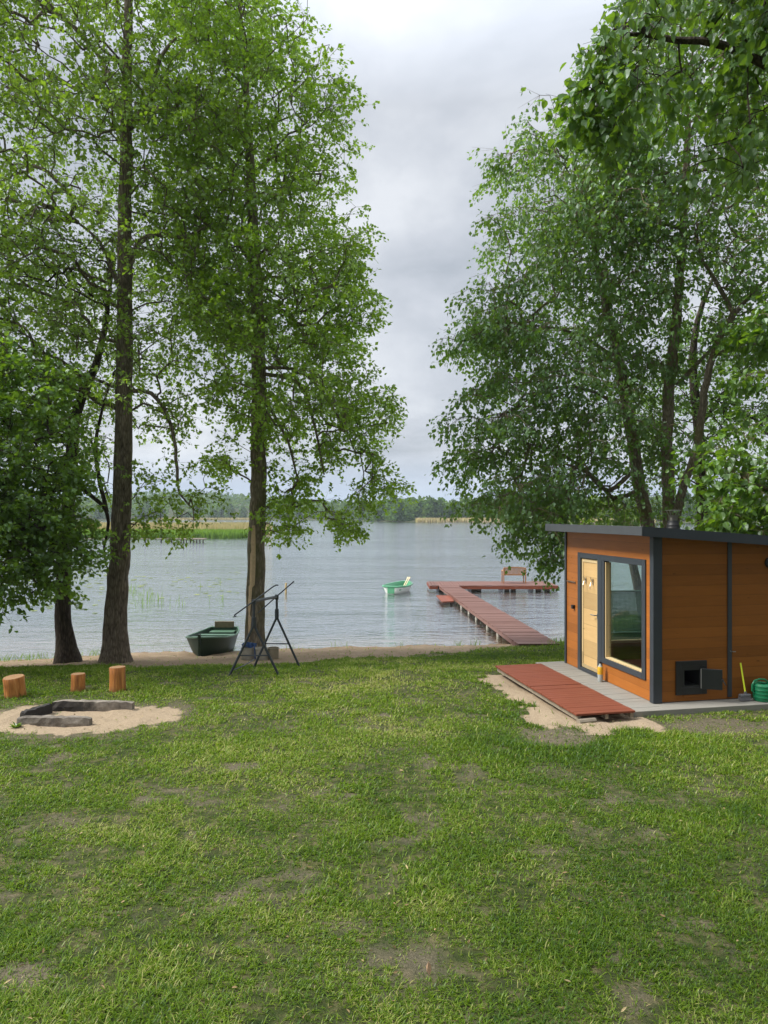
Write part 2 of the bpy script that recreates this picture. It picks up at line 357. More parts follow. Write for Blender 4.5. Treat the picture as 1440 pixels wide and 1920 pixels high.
# ------------------------------------------------------------------ terrain
WATER = -1.10
_sx, _sy = np.array([(0, 1238), (100, 1233), (190, 1229), (260, 1225), (360, 1222), (480, 1218), (600, 1215), (700, 1213), (850, 1211), (960, 1207), (1045, 1203)], float).T
_SY = (EYE-WATER)*F/(_sy-HZ); _SX = (_sx-720)/F*_SY
_SX = np.concatenate([[-60, -25], _SX, [6.5, 9, 14, 40, 90]]); _SY = np.concatenate([[22, 17.4], _SY, [22.5, 27, 29, 30, 45]])
def shore(X): return np.interp(X, _SX, _SY)+0.28*(fbm(X*.9, X*0+3, 5)-.5)+0.5*(fbm(X*.25, X*0+9, 6)-.5)
def far_shore(X): return np.where(X < 25, 0, 0)+540-165*sstep(-40, 15, X)-60*sstep(60, 200, X)-330*sstep(-160, -420, X)*1.0
def zg(X, Y):
    X = np.asarray(X, float); Y = np.asarray(Y, float); Ys = shore(X)
    a = np.interp(Y, [-20, 3, 8.5, 12.3], [0.3, 0.10, -0.055, -0.13])
    t = Y-Ys
    y1 = Ys-4.2
    b = -0.13+(Y-12.3)/np.maximum(y1-12.3, .3)*(-0.42)
    c = np.interp(t, [-4.2, -0.7, 0, 3, 12, 60], [-0.55, -0.99, WATER, -1.55, -2.8, -5])
    z = np.where(Y < 12.3, a, np.where(Y < y1, b, c))
    z = z+0.035*(fbm(X*.8, Y*.8, 21)-.5)+0.014*(fbm(X*5, Y*5, 22, 3)-.5)
    Yf = far_shore(X); q = Y-Yf
    zf = np.interp(q, [-60, -8, 0, 6, 60, 400, 3000], [-5, -1.7, WATER, -0.6, 0.6, 5, 12])+17*np.exp(-(((X+270)/170)**2+((Y-900)/160)**2))
    return np.where(Y > 200, np.maximum(z, zf), z)
def uv(X, Y):     # hut axes
    dx = X-3.69; dy = Y-9.7
    return dx*.981+dy*.193, -dx*.193+dy*.981
def ell(X, Y, cx, cy, a, b, soft=.25):
    n = .45*(fbm(X*2.5, Y*2.5, 31)-.5)+.35*(fbm(X*9, Y*9, 32, 3)-.5)
    return 1-sstep(1-soft, 1+soft, np.sqrt(((X-cx)/a)**2+((Y-cy)/b)**2)+n)
def masks(X, Y):
    d = shore(X)-Y
    bw = np.interp(X, [-12, -9, -5, -2, 1, 3, 4.2, 20], [1.2, 2.8, 5.2, 5.2, 4.0, 2.0, .5, .2])
    n = fbm(X*1.3, Y*1.3, 41)-.5; n2 = fbm(X*6, Y*6, 43, 3)-.5
    sand = 1-sstep(-.45, .35, d-bw+2.2*n+.9*n2)
    sand = np.maximum(sand, ell(X, Y, -3.98, 9.22, 1.30, .75))
    u, v = uv(X, Y); w = 1.66+.35*n+.45*n2+.25*sstep(.6, -.6, v)
    ds = sstep(-w-.07, -w+.07, u)*(1-sstep(-.45, -.3, u))*sstep(-.98+.8*n+.5*n2-.3*(u+1), -.70+.8*n+.5*n2-.3*(u+1), v)*(1-sstep(2.55, 2.8, v+n))
    sand = np.maximum(sand, ds)
    dirt = sstep(.56, .80, fbm(X*2.3+3, Y*3.0, 51, 6))*.6+.25*sstep(.5, .7, fbm(X*6, Y*8, 52, 4))
    dirt = np.maximum(dirt, .6*ell(X, Y, -3.95, 9.2, 1.62, 1.0, .35))
    for cx, cy, a, b, k in ((1040, 1378, 85, 20, .95), (1345, 1356, 115, 17, .8), (320, 1330, 60, 22, .7), (90, 1376, 120, 10, .7), (450, 1440, 45, 11, .75), (40, 1870, 75, 38, .8), (860, 1340, 60, 8, .45), (1290, 1760, 60, 14, .6), (560, 1660, 40, 10, .55), (1100, 1570, 45, 12, .4), (650, 1760, 60, 16, .5), (780, 1310, 40, 8, .5), (1030, 1650, 25, 14, .35)):
        Yc = (EYE+.03)*F/(cy-HZ); dirt = np.maximum(dirt, k*ell(X, Y, (cx-720)/F*Yc, Yc, a/F*Yc, b*Yc*Yc/(F*EYE), .45))
    return sand, dirt
def ground_mat():
    b = NB('lawn_soil_sand'); v = b.coord('Object')
    sd = b.n('Attribute', attribute_name='sand').outputs['Fac']; dt = b.n('Attribute', attribute_name='dirt').outputs['Fac']; wt = b.n('Attribute', attribute_name='wet').outputs['Fac']
    n1 = b.noise(v, 9, 6, .6); n2 = b.noise(v, 60, 4, .7); n3 = b.noise(v, 1.3, 4)
    gr = b.ramp(n1, [(0.3, (0.018, 0.034, 0.008)), (0.5, (0.050, 0.062, 0.018)), (0.72, (0.15, 0.125, 0.065))])
    so = b.ramp(n2, [(0.3, (0.06, 0.050, 0.034)), (0.7, (0.22, 0.18, 0.13))])
    sa = b.ramp(n2, [(0.3, (0.25, 0.19, 0.125)), (0.7, (0.47, 0.37, 0.26))]); sa = b.mix(b.math('MULTIPLY', n1, .5), sa, (0.27, 0.20, 0.13))
    sa = b.mix(wt, sa, (0.21, 0.145, 0.088))
    lump = b.math('ADD', b.math('MULTIPLY', n2, .5), n1)
    c = b.mix(dt, gr, so); edge = b.n('MapRange', {'Value': b.math('ADD', sd, b.math('MULTIPLY', b.math('SUBTRACT', n1, .5), .5)), 'From Min': .35, 'From Max': .6}).outputs[0]
    c = b.mix(edge, c, sa)
    return b.pbr(c, 0.95, lump, 0.8, 0.035, spec=0.15)
M['ground'] = ground_mat()
def axis_lines(a, b, step, lo, hi, g=1.35):
    core = list(np.arange(a, b+1e-6, step)); s = step; x = b
    while x < hi: s *= g; x += s; core.append(min(x, hi))
    s = step; x = a
    while x > lo: s *= g; x -= s; core.insert(0, max(x, lo))
    return np.array(core)
xs = axis_lines(-9, 8, .06, -900, 900); ys = axis_lines(2.6, 21, .06, -60, 1500, 1.12)
GX, GY = np.meshgrid(xs, ys); nx, ny = len(xs), len(ys); GZ = zg(GX, GY)
sd, dt = masks(GX, GY); dsh = GY-shore(GX)
far = GY > 60; sd = np.where(far, 0, sd); dt = np.where(far, 0, dt); wet = np.maximum(sstep(-0.75, -0.25, dsh+.3*(fbm(GX*3, GY*3, 7)-.5)), .55*sstep(-7, -4, dsh)*sstep(.2, .6, fbm(GX*1.5, GY*2.5, 8)+.1)*(GY > 12))
GZ = GZ+sd*(.075*(fbm(GX*4.5, GY*4.5, 61, 4)-.5)) * (GY < 30)
idx = np.arange(nx*ny).reshape(ny, nx)
FQ = np.stack([idx[:-1, :-1], idx[:-1, 1:], idx[1:, 1:], idx[1:, :-1]], -1).reshape(-1, 4)
tag(mesh_np('ground', np.stack([GX, GY, GZ], -1).reshape(-1, 3), [FQ], M['ground'], None, {'sand': sd.ravel(), 'dirt': dt.ravel(), 'wet': wet.ravel()}, True), kind='structure')

# ------------------------------------------------------------------ water
def water_mat():
    b = NB('lake_water'); tc = b.n('TexCoord').outputs['Object']
    def wv(scale, sx, sy, d=3, dist=.4, rot=0):
        mp = b.n('Mapping', {'Vector': tc}); mp.inputs['Scale'].default_value = (sx, sy, 1); mp.inputs['Rotation'].default_value = (0, 0, R(rot))
        return b.noise(mp.outputs[0], scale, d, .55, dist)
    w1 = wv(2.4, .55, 1.5, 3, .6, 6); w2 = wv(8, 1.0, 1.1, 2, .3, -9); w3 = wv(.5, .5, 1.3, 3, .5, 3)
    patch = b.n('MapRange', {'Value': wv(.05, .5, 1.6, 3, .3), 'From Min': .35, 'From Max': .65, 'To Min': .55, 'To Max': 1.15}).outputs[0]
    h = b.math('ADD', b.math('MULTIPLY', w1, .5), b.math('ADD', b.math('MULTIPLY', w2, .16), b.math('MULTIPLY', w3, 1.2)))
    h = b.math('MULTIPLY', h, patch)
    bn = b.n('Bump', {'Height': h, 'Strength': 1.0, 'Distance': 0.11})
    sh = b.n('Attribute', attribute_name='shallow').outputs['Fac']
    col = b.mix(sh, (0.030, 0.040, 0.034), (0.165, 0.125, 0.070))
    d = b.n('BsdfDiffuse', {'Color': col}); g = b.n('BsdfGlossy', {'Color': (0.95, 0.98, 1, 1), 'Roughness': 0.09, 'Normal': bn.outputs[0]})
    fr = b.n('Fresnel', {'IOR': 1.42, 'Normal': bn.outputs[0]}).outputs[0]
    fac = b.math('ADD', b.math('MULTIPLY', fr, .74), .42, True)
    m = b.n('MixShader', {0: fac, 1: d.outputs[0], 2: g.outputs[0]}); b.link(m.outputs[0], b.out.inputs['Surface']); return b.m
M['water'] = water_mat()
wx = axis_lines(-16, 16, .5, -895, 895, 1.3); wy = axis_lines(14, 45, .5, 13.5, 760, 1.15)
WX, WY = np.meshgrid(wx, wy); ix = np.arange(WX.size).reshape(WX.shape)
WF = np.stack([ix[:-1, :-1], ix[:-1, 1:], ix[1:, 1:], ix[1:, :-1]], -1).reshape(-1, 4)
shal = 1-sstep(0, 1, (WY-shore(WX))/np.interp(WX, [-12, -7, -3, 10], [9, 7, 3.0, 3.0]))
tag(mesh_np('lake_water', np.stack([WX, WY, np.full_like(WX, WATER)], -1).reshape(-1, 3), [WF], M['water'], None, {'shallow': shal.ravel()}, True), kind='structure')

# ------------------------------------------------------------------ vegetation tools
def scatter(name, tv, tf, pos, mats, mat, parent=None, tint=None):
    tv = np.asarray(tv, float); N = len(pos); n = len(tv)
    V = np.einsum('nij,kj->nki', mats, tv)+pos[:, None, :]
    F_ = [(np.asarray(f)[None, :]+np.arange(N)[:, None]*n) for f in tf]
    by = {}
    for f in F_: by.setdefault(f.shape[1], []).append(f)
    return mesh_np(name, V.reshape(-1, 3), [np.concatenate(v) for v in by.values()], mat, parent, {'tint': np.repeat(tint, n)} if tint is not None else None)
def basis(d, nrm):
    d = d/np.linalg.norm(d, axis=1, keepdims=True); s = np.cross(d, nrm); s /= np.linalg.norm(s, axis=1, keepdims=True)+1e-9; w = np.cross(s, d)
    return np.stack([s, d, w], -1)     # columns: side, along, up
LEAF4 = ([(0, 0, 0), (-.36, .42, .06), (0, 1, -.05), (.36, .42, .06)], [(0, 3, 2, 1)])
LEAF6 = ([(0, 0, 0), (-.34, .25, .07), (-.36, .6, .07), (0, 1, -.12), (.36, .6, .07), (.34, .25, .07), (0, .45, -.02)], [(0, 5, 6), (0, 6, 1), (1, 6, 2), (2, 6, 3), (3, 6, 4), (4, 6, 5)])
LEAF8 = ([(0, 0, 0), (-.28, .12, .05), (-.42, .38, .08), (-.30, .70, .04), (0, 1.05, -.14), (.30, .70, .04), (.42, .38, .08), (.28, .12, .05), (0, .4, -.03), (0, .72, -.06)],
         [(0, 7, 8), (0, 8, 1), (1, 8, 2), (2, 8, 9, 3), (3, 9, 4), (4, 9, 5), (5, 9, 8, 6), (6, 8, 7)])
TWIG = ([(1, 0, 0), (-.5, 0, .87), (-.5, 0, -.87), (.4, 1, 0), (-.2, 1, .35), (-.2, 1, -.35)], [(0, 1, 4, 3), (1, 2, 5, 4), (2, 0, 3, 5)])
def inside(poly, x, y):
    poly = np.asarray(poly, float); r = np.zeros(len(x), bool); j = len(poly)-1
    for i in range(len(poly)):
        xi, yi = poly[i]; xj, yj = poly[j]
        c = ((yi > y) != (yj > y)) & (x < (xj-xi)*(y-yi)/(yj-yi+1e-12)+xi); r ^= c; j = i
    return r
def crown_points(poly, Y0, depth, n_bough, per, sig=(.55, .55, .28), rg=rng, gap=0.0, gseed=3):
    """leaf-cluster centres, grouped into flattened boughs, filling a crown of real depth"""
    poly = np.asarray(poly, float); lo = poly.min(0); hi = poly.max(0); cx = (lo[0]+hi[0])/2; hw = (hi[0]-lo[0])/2
    out = []; k = 0
    while k < n_bough:
        p = rg.uniform(lo, hi, (400, 2)); p = p[inside(poly, p[:, 0], p[:, 1])]
        for x, y in p:
            if k >= n_bough: break
            if gap and vnoise(np.array([x/70.]), np.array([y/55.]), gseed)[0] < gap: continue
            e = math.sqrt(max(0.08, 1-min(1, abs(x-cx)/hw)**2)); Y = Y0+rg.uniform(-1, 1)*depth*e
            c = P(x, y, Y0); c[1] = Y
            q = c+rg.normal(0, 1, (per, 3))*np.array(sig)
            px = q[:, 0]/Y0*F+720; py = HZ-(q[:, 2]-EYE)/Y0*F
            out.append(q[inside(poly, px, py)]); k += 1
    return np.concatenate(out)
def grow(trunks, pts, rg, step=.3, rise=.45, hang=False, r_tip=.006, kexp=2.3, maxr=.16, lowlim=None):
    """trunks: list of (positions, radii). Connects every cluster to the nearest wood; returns tubes"""
    nodes = []; par = []; isT = []
    for tp, tr in trunks:
        for i in range(len(tp)-1):
            m = max(1, int(np.linalg.norm(tp[i+1]-tp[i])/.25))
            for j in range(m):
                nodes.append(tp[i]+(tp[i+1]-tp[i])*j/m); par.append(-1); isT.append(True)
    NT = len(nodes); cap = NT+len(pts)*24; A = np.zeros((cap, 3)); A[:NT] = nodes; n = NT; par = par+[0]*(cap-NT); dist = np.zeros(cap)
    T = np.array(nodes); d0 = np.array([np.min(np.linalg.norm((T-p)*[1, 1, .8], axis=1)) for p in pts]); order = np.argsort(d0)
    chains = []
    for i in order:
        p = pts[i]; D = p-A[:n]; h = np.linalg.norm(D[:, :2], axis=1); L = np.linalg.norm(D, axis=1)
        want = rise*h; cost = L+0.9*np.abs(D[:, 2]-want)*(h > .1)+.25*dist[:n]
        if lowlim is not None: cost = cost+50*(A[:n, 2] < lowlim)
        j = int(np.argmin(cost)); a = A[j].copy(); Ln = L[j]
        if Ln < .06: continue
        m = max(2, int(Ln/step)); ch = [j]; prev = j
        bend = rg.normal(0, .07*Ln, 3); bend[2] += -.10*Ln if hang else .10*Ln*(1 if D[j, 2] > -.2 else -.5)
        for k in range(1, m+1):
            t = k/m; q = a+(p-a)*t+bend*math.sin(math.pi*t)+(rg.normal(0, .02, 3)*Ln**.5 if k < m else 0)
            A[n] = q; par[n] = prev; dist[n] = dist[prev]+Ln/m; ch.append(n); prev = n; n += 1
        chains.append(ch)
    cnt = np.zeros(n); 
    for ch in chains: cnt[ch[-1]] += 1
    for k in range(n-1, NT-1, -1):
        if par[k] >= 0: cnt[par[k]] += cnt[k]
    rad = np.minimum(r_tip*np.maximum(cnt, 1)**(1/kexp), maxr)
    return A[:n], chains, rad, NT
def tree(name, label, cat, trunks, pts, mbark, mleaf, base, leaves=25, leaf=.08, tmpl=LEAF4, spread=.28, droop=.25, seed=1, group=None, rise=.45,
         hang=False, twigs=5, nb=.6, tsides=14, lumps=.05, r_tip=.006, tintlow=0, tintnoise=1.0, lowlim=None, kexp=2.3, maxr=.14, flare=True):
    rg = np.random.default_rng(seed); root = empty(name, tuple(base)); tag(root, label, cat, group)
    T = []
    for pth in trunks:
        p = np.array([P(x, y, Y) if rel != 'w' else np.array((x, y, Y)) for (x, y, Y, w, rel) in [(q+('p',))[:5] if len(q) == 4 else q for q in pth]])
        r = np.array([(w/2/F*Y if rel != 'w' else w) for (x, y, Y, w, rel) in [(q+('p',))[:5] if len(q) == 4 else q for q in pth]])
        # smooth resample (Catmull-Rom)
        PP = []; RR = []
        for i in range(len(p)-1):
            p0 = p[max(i-1, 0)]; p1 = p[i]; p2 = p[i+1]; p3 = p[min(i+2, len(p)-1)]; m = max(2, int(np.linalg.norm(p2-p1)/.22))
            for j in range(m):
                t = j/m; PP.append(.5*((2*p1)+(-p0+p2)*t+(2*p0-5*p1+4*p2-p3)*t*t+(-p0+3*p1-3*p2+p3)*t**3)); RR.append(r[i]+(r[i+1]-r[i])*t)
        PP.append(p[-1]); RR.append(r[-1]); PP = np.array(PP); PP[2:, :2] += rg.normal(0, .008, (len(PP)-2, 2)); T.append((PP, np.array(RR)))
    A, chains, rad, NT = grow(T, pts, rg, rise=rise, hang=hang, r_tip=r_tip, lowlim=lowlim, kexp=kexp, maxr=maxr)
    mb = MB(); B = np.array(base)
    for k, (PP, RR) in enumerate(T):
        if k == 0 and flare:
            h = PP[:, 2]-PP[0, 2]; RR = RR*(1+.28*np.exp(-h/.22)); PP = np.vstack([PP[0]-[0, 0, .35], PP]); RR = np.concatenate([[RR[0]*1.25], RR])
        mb.tube(PP-B, RR, tsides if k == 0 else 9, lump=lumps)
    for ch in chains:
        r = [min(rad[c], rad[ch[1]]) if i == 0 else rad[c] for i, c in enumerate(ch)]
        big = max(r); mb.tube([A[c]-B for c in ch], r, 3 if big < .012 else (5 if big < .03 else 7), cap=False)
    trunk = mb.build('trunk', mbark, root, smooth=True)
    # twigs + leaves
    K = twigs; tipdir = pts-np.array([T[0][0][:, 0].mean(), T[0][0][:, 1].mean(), 0]); tipdir[:, 2] = 0
    tipdir /= np.linalg.norm(tipdir, axis=1, keepdims=True)+1e-6
    c = np.repeat(pts, K, 0); d = rg.normal(0, 1, c.shape)*[1, 1, .55]; d /= np.linalg.norm(d, axis=1, keepdims=True)
    d = d+.55*np.repeat(tipdir, K, 0); d[:, 2] -= droop*rg.uniform(.2, 1.6, len(d)); d /= np.linalg.norm(d, axis=1, keepdims=True)
    Lt = rg.uniform(.5, 1.2, len(c))*spread*1.6
    up = np.tile([0., 0, 1.], (len(c), 1))+rg.normal(0, .1, c.shape); Bm = basis(d, up); Bm = Bm*np.stack([np.full(len(c), .0035), Lt, np.full(len(c), .0035)], -1)[:, None, :]
    scatter('twigs', *TWIG, c-B, Bm, mbark, trunk)
    per = max(1, leaves//K); ii = np.repeat(np.arange(len(c)), per); t = 1.05-.75*rg.uniform(0, 1, len(ii))**1.5
    pos = c[ii]+d[ii]*(t*Lt[ii])[:, None]; pos[:, 2] -= droop*.25*(t**2)*Lt[ii]
    pos += rg.normal(0, spread*.13, pos.shape)
    nr = rg.normal(0, 1, pos.shape)*nb; nr[:, 2] += .9; nr /= np.linalg.norm(nr, axis=1, keepdims=True)
    ld = d[ii]*.7+rg.normal(0, .7, pos.shape); ld[:, 2] -= droop*1.2; Bl = basis(ld, nr)*(leaf*rg.uniform(.6, 1.25, len(pos)))[:, None, None]
    cn = vnoise(pos[:, 0]*.9+pos[:, 1]*.35, pos[:, 2]*1.1, seed+50)
    tint = np.clip(.42+.5*(cn-.5)*tintnoise+rg.normal(0, .17, len(pos)), 0, 1)
    scatter('crown', *tmpl, pos-B, Bl, mleaf, root, tint)
    return root
def gz(x, y): return float(zg(np.array([x]), np.array([y]))[0])

# ---- left shore trees
polyA = [(-190, -260), (60, -330), (250, -330), (345, -200), (350, -60), (330, 60), (345, 160), (400, 230), (430, 330), (420, 470), (400, 560), (400, 650), (360, 690), (340, 740), (352, 830), (300, 800), (262, 760), (250, 850), (150, 760), (60, 760), (-60, 800), (-200, 760), (-260, 560), (-250, 200)]
ptsA = crown_points(polyA, 15.4, 2.8, 270, 9, gap=.17, gseed=3)
hangA = [np.array(P(*q)) for q in ((300, 745, 15.0), (325, 800, 14.9), (335, 870, 14.8), (345, 925, 14.8), (372, 950, 14.7), (300, 900, 15.2), (315, 960, 15.2), (275, 930, 15.2), (285, 990, 15.1), (262, 960, 15.1), (258, 1000, 15.1), (310, 1000, 15.3), (395, 925, 14.8), (360, 880, 14.8), (330, 985, 15.1), (268, 880, 15.3), (250, 905, 15.2), (365, 740, 15), (345, 690, 15), (390, 700, 15))]
hangA = np.concatenate([h+np.random.default_rng(i).normal(0, .16, (3, 3)) for i, h in enumerate(hangA)])
bA = P(217, 1237, 15.4); bA[2] = gz(bA[0], bA[1])
tree('oak_tree', 'tall tree with thick straight brown trunk, second trunk from the left at the shore', 'tree',
     [[(217, 1240, 15.4, 50), (218, 1160, 15.4, 42), (222, 1080, 15.4, 38), (228, 950, 15.4, 35), (232, 800, 15.4, 31), (234, 650, 15.4, 29), (233, 500, 15.4, 26), (236, 300, 15.4, 23), (238, 150, 15.4, 19), (241, 0, 15.4, 15), (243, -150, 15.4, 9), (246, -290, 15.4, 3)],
      [(238, 510, 15.4, 14), (262, 455, 15.3, 11), (300, 440, 15.1, 9), (345, 445, 15, 7), (385, 425, 14.8, 4)],
      [(236, 250, 15.4, 14), (262, 215, 15.3, 11), (285, 180, 15.2, 9), (300, 110, 15, 7), (330, 70, 15, 4)],
      [(232, 560, 15.4, 9), (200, 480, 15.7, 8), (175, 440, 15.9, 5), (120, 400, 16, 3)],
      [(236, 735, 15.4, 9), (285, 738, 15.1, 8), (322, 800, 14.9, 7), (333, 880, 14.8, 6), (336, 925, 14.8, 4), (372, 962, 14.7, 2)],
      [(236, 250, 15.4, 12), (200, 130, 15.8, 8), (130, 40, 16.4, 6), (60, 0, 16.8, 3)]],
     np.concatenate([ptsA, hangA]), M['bark1'], M['leafA2'], bA, leaves=34, leaf=.098, twigs=4, seed=21, lowlim=P(0, 1000, 15.4)[2], rise=.5)
polyB = [(290, -60), (420, -140), (470, -150), (515, 0), (560, 50), (600, 120), (650, 190), (683, 215), (650, 290), (672, 350), (688, 400), (692, 450), (680, 500), (705, 560), (722, 600), (665, 640), (660, 690), (700, 715), (742, 770), (725, 830), (700, 800), (680, 860), (640, 830), (590, 850), (560, 800), (500, 830), (430, 800), (400, 740), (380, 660), (330, 560), (300, 380), (290, 180)]
ptsB = crown_points(polyB, 16.4, 2.4, 258, 9, gap=.14, gseed=8)
rgB = np.random.default_rng(5)
hangB = []
for a, b_, m in (((500, 780), (520, 1010), 9), ((545, 830), (560, 1010), 10), ((600, 800), (620, 960), 8), ((650, 800), (730, 920), 11), ((690, 820), (640, 1020), 12), ((560, 900), (500, 1000), 6), ((620, 960), (655, 1020), 6), ((580, 880), (540, 1030), 8), ((440, 880), (400, 850), 5), ((450, 780), (415, 900), 6), ((690, 880), (735, 905), 5)):
    for k in range(m):
        t = rgB.uniform(0, 1); x = a[0]+(b_[0]-a[0])*t+rgB.normal(0, 9); y = a[1]+(b_[1]-a[1])*t+rgB.normal(0, 9)
        hangB.append(P(x, y, 16.2+rgB.normal(0, .5))+rgB.normal(0, .1, (2, 3)))
hangB = np.concatenate(hangB)
bB = P(481, 1226, 16.2); bB[2] = gz(bB[0], bB[1])
tB = tree('oak_tree', 'bright green tree with a long bare wood scar on its trunk, behind the trestle frame', 'tree',
     [[(480, 1230, 16.2, 37), (479, 1150, 16.2, 35), (480, 1050, 16.2, 33), (483, 950, 16.2, 30), (485, 800, 16.2, 28), (485, 700, 16.2, 27), (483, 600, 16.2, 25), (478, 500, 16.2, 22), (474, 400, 16.2, 19), (468, 290, 16.3, 16), (460, 150, 16.4, 11), (452, 30, 16.4, 7), (446, -120, 16.4, 2)],
      [(480, 510, 16.2, 9), (440, 450, 16.0, 7), (400, 430, 15.8, 6), (360, 400, 15.6, 3)],
      [(470, 300, 16.3, 10), (440, 220, 16.2, 8), (380, 190, 16, 6), (320, 185, 15.8, 3)],
      [(484, 620, 16.2, 10), (515, 585, 16, 8), (545, 590, 15.9, 6), (575, 640, 15.8, 3)],
      [(485, 740, 16.2, 7), (510, 770, 16.0, 6), (540, 830, 15.9, 5), (560, 905, 15.8, 3)],
      [(486, 700, 16.2, 8), (560, 720, 15.9, 7), (590, 800, 15.8, 5), (608, 890, 15.7, 3)],
      [(486, 690, 16.2, 7), (570, 700, 16.4, 6), (640, 790, 16.4, 4), (670, 860, 16.4, 2)],
      [(474, 330, 16.3, 8), (520, 290, 16.6, 6), (555, 330, 16.8, 3)]],
     np.concatenate([ptsB, hangB]), M['bark_moss'], M['leafA'], bB, leaves=38, leaf=.098, twigs=4, seed=22, lowlim=P(0, 1000, 16)[2], rise=.5)
# bare scar on the camera-left face of that trunk
mb = MB(); vs = []
for i, y in enumerate(range(985, 1211, 5)):
    t = (y-985)/225; w = 2.0+9.5*math.sin(math.pi*min(1, t*1.25+.08))**.7 if t < .74 else 10.5-9*(t-.74)/.26
    cx = 480+(-1.5 if y < 1100 else -6)-5*t; tw = 31+5*t
    for k in range(5):
        x = cx+(k/4-.5)*w; ctr = 483-(3*t); q = max(-.97, min(.97, (x-ctr)/(tw/2))); dep = math.sqrt(1-q*q)*tw/2/F*16.2*1.10+.012
        p = P(x, y, 16.2); p[1] -= dep; vs.append(p-bB)
n_ = len(vs)//5; mb.add(vs, [(i*5+k, i*5+k+1, i*5+k+6, i*5+k+5) for i in range(n_-1) for k in range(4)])
mb.build('bare_wood_scar', M['scar'], tB, smooth=True)
# small leaning dark trunk
polyC = [(20, 470), (150, 420), (260, 440), (300, 560), (290, 680), (200, 760), (190, 850), (210, 930), (150, 1000), (60, 960), (-20, 860), (-40, 640)]
ptsC = crown_points(polyC, 16.2, 1.7, 62, 8, gap=.15, gseed=12)
bC = P(126, 1228, 15.8); bC[2] = gz(bC[0], bC[1])
tree('alder_tree', 'slim dark trunk leaning right as it rises, leftmost trunk standing at the water edge', 'tree',
     [[(127, 1232, 15.8, 38), (120, 1170, 15.8, 30), (118, 1110, 15.8, 27), (124, 1000, 15.8, 25), (132, 900, 15.8, 22), (137, 810, 15.9, 19), (155, 740, 16, 17), (178, 690, 16.1, 14), (196, 620, 16.2, 11), (205, 540, 16.3, 6), (215, 470, 16.3, 2)],
      [(200, 960, 15.8, 8), (180, 850, 15.8, 7), (190, 770, 15.8, 5), (215, 700, 15.9, 3)],
      [(132, 900, 15.8, 9), (200, 960, 15.7, 7), (195, 1040, 15.7, 4), (205, 1075, 15.7, 2)]],
     ptsC, M['bark_dark'], M['leafA2'], bC, leaves=30, leaf=.08, seed=23, rise=.5)
# dense maple at the left edge
polyD = [(-420, 560), (-200, 560), (-60, 600), (20, 640), (70, 660), (150, 700), (170, 800), (185, 870), (215, 960), (215, 1030), (180, 1060), (130, 1090), (95, 1120), (80, 1165), (40, 1140), (0, 1130), (-100, 1140), (-300, 1120), (-420, 900)]
ptsD = crown_points([(min(x, 185)-20, y) for x, y in polyD], 13.3, 1.9, 165, 9, sig=(.45, .5, .18))
bD = np.array([-9.2, 13.3, 0]); bD[2] = gz(-9.2, 13.3)
tree('maple_tree', 'dense bushy tree with bright layered leaves filling the left edge, trunk out of view', 'tree',
     [[(-9.2, 13.3, bD[2], .20, 'w'), (-9.0, 13.3, 1.5, .16, 'w'), (-8.8, 13.3, 3.5, .12, 'w'), (-8.7, 13.3, 5.5, .05, 'w')],
      [(-9.0, 13.3, 1.0, .08, 'w'), (-8.0, 13.2, 1.9, .06, 'w'), (-7.0, 13.1, 2.4, .04, 'w'), (-6.2, 13.1, 2.6, .015, 'w')]],
     ptsD, M['bark_dark'], M['leafC'], bD, leaves=36, leaf=.10, tmpl=LEAF6, seed=24, droop=.2, nb=.4, rise=.35, tintnoise=1.5)
# ---- right-hand trees
polyE = [(1010, 240), (960, 270), (920, 280), (925, 330), (960, 350), (918, 400), (930, 440), (905, 490), (870, 560), (925, 570), (835, 640), (900, 655), (885, 700), (865, 750), (905, 740), (940, 770), (828, 790), (850, 815), (880, 850), (825, 875), (880, 930), (870, 950), (930, 960), (960, 1000), (1000, 1020), (1030, 1050), (1060, 1035), (1050, 960), (1150, 980), (1230, 930), (1260, 800), (1260, 600), (1240, 400), (1200, 260), (1120, 180), (1060, 200)]
ptsE = crown_points([(x+14 if x < 1000 else x, y) for x, y in polyE], 16.0, 2.1, 165, 9, sig=(.5, .5, .18), gap=.18, gseed=33)
xe = []
rgE = np.random.default_rng(9)
for a, b_, m in (((1020, 260), (925, 290), 6), ((1000, 380), (920, 410), 6), ((960, 520), (872, 565), 7), ((960, 600), (840, 640), 9), ((960, 700), (868, 750), 8), ((980, 770), (832, 792), 10), ((960, 830), (832, 870), 9), ((980, 900), (880, 950), 7), ((1000, 960), (960, 1010), 8), ((1040, 960), (1030, 1050), 10), ((1060, 980), (1050, 1060), 6)):
    for k in range(m): 
        t = (k+.5)/m; xe.append(P(a[0]+(b_[0]-a[0])*t, a[1]+(b_[1]-a[1])*t, 15.6+rgE.normal(0, .3))+rgE.normal(0, .09, (2, 3)))
ptsE = np.concatenate([ptsE]+xe)
bE = P(1232, 1200, 16.4); bE[2] = gz(bE[0], bE[1])
